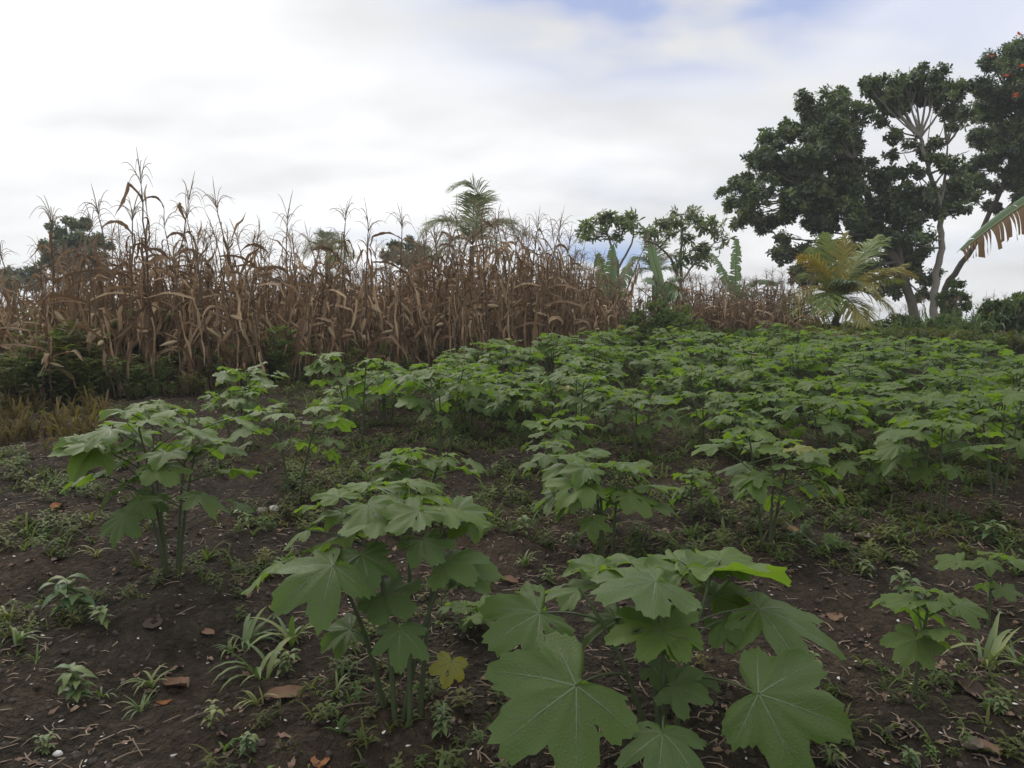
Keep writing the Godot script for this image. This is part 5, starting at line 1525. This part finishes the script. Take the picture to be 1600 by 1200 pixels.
	weed("leafy", ground_at(-2.046, 4.400), 0.12, 38, "yellow-green weed among the stems of the left-edge okra", "leafy weeds", 3)
	weed("leafy", ground_at(-1.462, 4.110), 0.11, 39, "leafy weed right of the left-edge okra", "leafy weeds", 2)
	weed("leafy", ground_at(1.020, 2.555), 0.09, 40, "leafy weed behind the nearest okra's right leaf", "leafy weeds", 2)
	weed("leafy", ground_at(1.498, 2.285), 0.06, 41, "tiny weed on the straw litter near the right margin", "leafy weeds", 1)
	rng.seed = 55
	var where := [[], [], []]
	var cols := [[], [], []]
	for i in 17000:                                          # weeds between the okra
		var d := 1.9 + 11.0 * pow(rng.randf(), 0.8)
		var x := rf(-0.72, 0.78) * d
		var p := patch.get_noise_2d(x * 2.6 + 40, d * 2.6) + 0.25 * clampf(d - 3.0, 0, 1.5) * (1.0 if x > -0.3 * d else 0.2)
		if p < 0.16 or d > edge_d(x) + 0.4 and x < 2.5:
			continue
		var k := 0 if rng.randf() < 0.72 else 1
		var s := rf(0.05, 0.16) * (0.7 if d < 3.5 else 1.0)
		where[k].append(Transform3D(Basis(Vector3.UP, rf(0, TAU)).scaled(Vector3.ONE * s), ground_at(x, d, 0.01)))
		var v := rf(0.6, 1.35)
		cols[k].append(Color(rf(0.09, 0.14) * v, rf(0.13, 0.165) * v, 0.045 * v))
	var below := []
	var below_c := []
	for i in 1700:                                           # green growth under the maize
		var x := rf(-10.0, 7.0)
		var front := edge_d(x)
		var d := front - 0.7 + 4.2 * rng.randf()
		if x > 3.5 and rng.randf() < 0.3:
			continue
		var left := clampf((-x / d - 0.18) * 4.0, 0, 1)
		var p := patch.get_noise_2d(x * 1.2 + 80, d * 1.2)
		if p + left * 0.55 < 0.0 and rng.randf() < 0.75:
			continue
		var s := rf(0.25, 0.75) * (0.75 + 0.5 * left) * clampf(0.7 + (d - front) * 0.35, 0.35, 1.0) * clampf(0.9 + p, 0.5, 1.4)
		if rng.randf() < 0.72:
			below.append(Transform3D(Basis(Vector3.UP, rf(0, TAU)).scaled(Vector3(s, s * rf(0.8, 1.2), s)), ground_at(x, d)))
			var v := rf(0.6, 1.3)
			below_c.append(Color(rf(0.15, 0.22) * v, rf(0.19, 0.25) * v, 0.08 * v))
		else:
			where[1].append(Transform3D(Basis(Vector3.UP, rf(0, TAU)).scaled(Vector3.ONE * s * 0.6), ground_at(x, d)))
			var v := rf(0.6, 1.3)
			cols[1].append(Color(rf(0.10, 0.14) * v, rf(0.15, 0.19) * v, 0.06 * v))
	var straw := []
	var straw_c := []
	for i in 420:                                            # dry grass at the left edge of the field
		var d := rf(6.0, 8.2)
		var x := -d * rf(0.53, 0.75)
		if patch.get_noise_2d(x * 3.0, d * 3.0 + 7) < 0.02:
			continue
		straw.append(Transform3D(Basis(Vector3.UP, rf(0, TAU)).scaled(Vector3(0.6, 1.5, 0.6) * rf(0.12, 0.4)), ground_at(x, d)))
		var v := rf(0.4, 1.1)
		straw_c.append(Color(0.19 * v, 0.135 * v, 0.07 * v))
	var ridge := []
	var ridge_c := []
	for i in 2600:                                           # rank grass along the crest behind the okra
		var d := rf(14.0, 24.0)
		var x := rf(0.05, 0.75) * d
		ridge.append(Transform3D(Basis(Vector3.UP, rf(0, TAU)).scaled(Vector3(1, 1.5, 1) * rf(0.3, 0.8)), ground_at(x, d)))
		var v := rf(0.6, 1.3)
		ridge_c.append(Color(rf(0.08, 0.15) * v, rf(0.11, 0.15) * v, 0.05 * v))
	tag(many("ground_weeds", sprig(0, 1), where[0], cols[0], self), "small grassy weeds growing all over the soil between the okra plants")
	tag(many("leafy_ground_weeds", sprig(1, 2), where[1], cols[1], self), "small broad-leaved weeds growing all over the soil between the okra plants")
	tag(many("undergrowth", sprig(2, 3), below, below_c, self), "feathery green undergrowth among the dry maize stalks")
	tag(many("dry_grass", sprig(0, 4), straw, straw_c, self), "straw-coloured dry grass at the left edge of the field")
	tag(many("crest_grass", sprig(0, 5), ridge, ridge_c, self), "rank grass along the crest behind the okra rows")

func build_litter() -> void:
	dead_leaf(ground_at(-0.736, 2.460), 0.16, 1, "large curled brown dead leaf in front of the biggest grass clump", M.dead_brown)
	dead_leaf(ground_at(-1.148, 2.545), 0.12, 2, "flat brown dead leaf on the bare soil in the left foreground", M.dead_brown)
	dead_leaf(ground_at(-1.140, 2.440), 0.05, 3, "small orange dead leaf beside the flat brown one", M.dead_rust)
	dead_leaf(ground_at(-1.389, 2.900), 0.12, 4, "dark crumpled dead leaf by the leafy weeds", M.dead_dark)
	dead_leaf(ground_at(-1.178, 2.900), 0.07, 5, "short brown dead leaf left of the grass clump", M.dead_brown)
	dead_leaf(ground_at(1.315, 3.050), 0.10, 6, "crumpled reddish dead leaf on the soil right of the nearest okra", M.dead_brown)
	dead_leaf(ground_at(1.484, 4.025), 0.13, 7, "rusty upright dead leaf at the foot of an okra plant", M.dead_rust)
	dead_leaf(ground_at(1.487, 2.400), 0.13, 8, "long dark dead leaf near the right margin", M.dead_dark)
	dead_leaf(ground_at(1.163, 2.170), 0.08, 9, "narrow grey dead leaf below the okra seedling", M.dead_grey)
	dead_leaf(ground_at(1.297, 2.095), 0.10, 10, "pale grey dead leaf at the bottom right", M.dead_grey)
	dead_leaf(ground_at(1.351, 2.110), 0.09, 11, "brown dead leaf at the bottom right beside the pale grey one", M.dead_brown)
	dead_leaf(ground_at(-2.715, 4.525), 0.12, 12, "reddish dead leaf on the dark soil at the left", M.dead_rust)
	dead_leaf(ground_at(-2.526, 4.315), 0.09, 13, "pale dead leaf beside the reddish one at the left", M.dead_grey)
	dead_leaf(ground_at(-2.216, 3.675), 0.08, 14, "pale crumpled scrap of leaf on the left soil", M.dead_grey)
	dead_leaf(ground_at(-0.540, 2.080), 0.08, 15, "brown dead leaf at the bottom edge", M.dead_rust)
	dead_leaf(ground_at(1.827, 3.955), 0.14, 16, "pale dead leaf on the weedy soil before the wide-topped okra", M.dead_grey)
	dead_leaf(ground_at(0.182, 2.835), 0.08, 17, "brown scrap of dead leaf behind the nearest okra's left leaf", M.dead_rust)
	dead_leaf(ground_at(-0.015, 3.435), 0.10, 18, "brown dead leaf between the two big near okra plants", M.dead_brown)
	stone(ground_at(-1.423, 4.525), 0.026, 19, M.stone_white, "small round white stone on the soil behind the grass clump")
	stone(ground_at(-1.479, 4.485), 0.032, 20, M.stone_grey, "grey stone touching the small white one")
	stone(ground_at(-1.332, 2.170), 0.012, 21, M.stone_white, "tiny white pebble at the bottom left")
	stone(ground_at(0.313, 2.395), 0.030, 22, M.stone_white, "pale stone under the nearest okra plant")
	stick(ground_at(-1.087, 2.150), 0.12, -0.90, 23, "thin forked twig lying on the bare soil at the bottom left")
	stick(ground_at(-1.086, 2.110), 0.10, 0.70, 24, "short twig crossing the forked one at the bottom left")
	stick(ground_at(-0.975, 2.285), 0.08, 0.90, 25, "straight pale twig on the littered soil")
	stick(ground_at(-0.510, 2.320), 0.16, 0.40, 26, "long pale twig at the foot of the bare-stemmed okra")
	stick(ground_at(1.964, 3.155), 0.25, -0.50, 27, "bent twig on the soil by the right margin seedling")
	stick(ground_at(1.189, 2.470), 0.09, 0.50, 28, "short pale twig beside the nearest okra's right leaf")
	stick(ground_at(-0.076, 2.975), 0.14, 0.10, 29, "dark twig under the tiny seedling")
	rng.seed = 66
	var sets := {"straw": [[], []], "flake": [[], []], "clod": [[], []], "crumb": [[], []]}
	for i in 15000:
		var d := 1.7 + 7.5 * pow(rng.randf(), 1.3)
		var x := rf(-0.72, 0.74) * d
		var p := patch.get_noise_2d(x * 2.0 + 10, d * 2.0 + 70)
		var kind := "straw"
		var r := rng.randf()
		if r < 0.055:
			kind = "flake"
		elif r < 0.30:
			kind = "clod"
		elif r < 0.40:
			kind = "crumb"
		if kind == "straw" and p < rf(-0.3, 0.25):
			continue
		var at := ground_at(x, d)
		var bs := Basis(Vector3.UP, rf(0, TAU)) * Basis(Vector3.BACK, rf(-0.3, 0.3))
		var v := rf(0.5, 1.3)
		var c := Color(0.21 * v, 0.16 * v, 0.115 * v)
		if kind == "straw":
			bs = bs.scaled_local(Vector3(rf(0.010, 0.038), rf(0.6, 1.1), rf(0.8, 1.6)))
		elif kind == "flake":
			bs = bs.scaled_local(Vector3.ONE * rf(0.003, 0.010))
			v = rf(0.5, 1.1)
			c = Color(0.5 * v, 0.48 * v, 0.45 * v)
		elif kind == "clod":
			bs = bs.scaled_local(Vector3(rf(0.7, 1.3), rf(0.6, 1.1), rf(0.7, 1.3)) * rf(0.003, 0.012))
			c = Color(0.055 * v, 0.041 * v, 0.032 * v)
		else:
			bs = bs.scaled_local(Vector3.ONE * rf(0.008, 0.024))
			c = Color(0.15 * v, 0.095 * v, 0.065 * v)
		sets[kind][0].append(Transform3D(bs, at + Vector3(0, 0.004, 0)))
		sets[kind][1].append(c)
	var sw := MB.new()
	sw.tube([Vector3(-1, 0.001, 0), Vector3(0, 0.004, 0.004), Vector3(1, 0.001, 0)], [0.0016, 0.002, 0.0012], 4)
	var fl := MB.new()
	for j in 8:
		fl.v.append(Vector3(cos(TAU * j / 8) * (1.0 + 0.3 * sin(j * 2.3)), 0.25 + 0.15 * sin(j * 1.7), sin(TAU * j / 8) * 0.6))
	fl.v.append(Vector3(0, 0.5, 0))
	for j in 8:
		fl.f.append_array([8, j, (j + 1) % 8])
	var cl := MB.new()
	for i in 5:
		for j in 8:
			var a := PI * i / 4.0
			var t := TAU * j / 7.0
			cl.v.append(Vector3(sin(a) * cos(t), cos(a), sin(a) * sin(t)) * (1.0 + 0.28 * sin((j % 7) * 2.1 + i * 3.3)))
	cl.grid(0, 5, 8)
	var cr := MB.new()
	for i in 4:
		for j in 3:
			cr.v.append(Vector3(i / 1.5 - 1.0, 0.15 + 0.3 * sin(i * 1.9 + j * 2.2), (j - 1) * 0.45 * [0.2, 1.0, 0.8, 0.1][i]))
	cr.grid(0, 4, 3)
	tag(many("straw_litter", sw.mesh(M.litter), sets.straw[0], sets.straw[1], self), "bits of dry straw scattered over the soil")
	tag(many("pale_fragments", fl.mesh(M.litter), sets.flake[0], sets.flake[1], self), "small whitish fragments scattered over the soil")
	tag(many("soil_crumbs", cl.mesh(M.litter), sets.clod[0], sets.clod[1], self), "loose crumbs of dark soil")
	tag(many("leaf_litter", cr.mesh(M.litter), sets.crumb[0], sets.crumb[1], self), "small brown scraps of dead leaves on the soil")
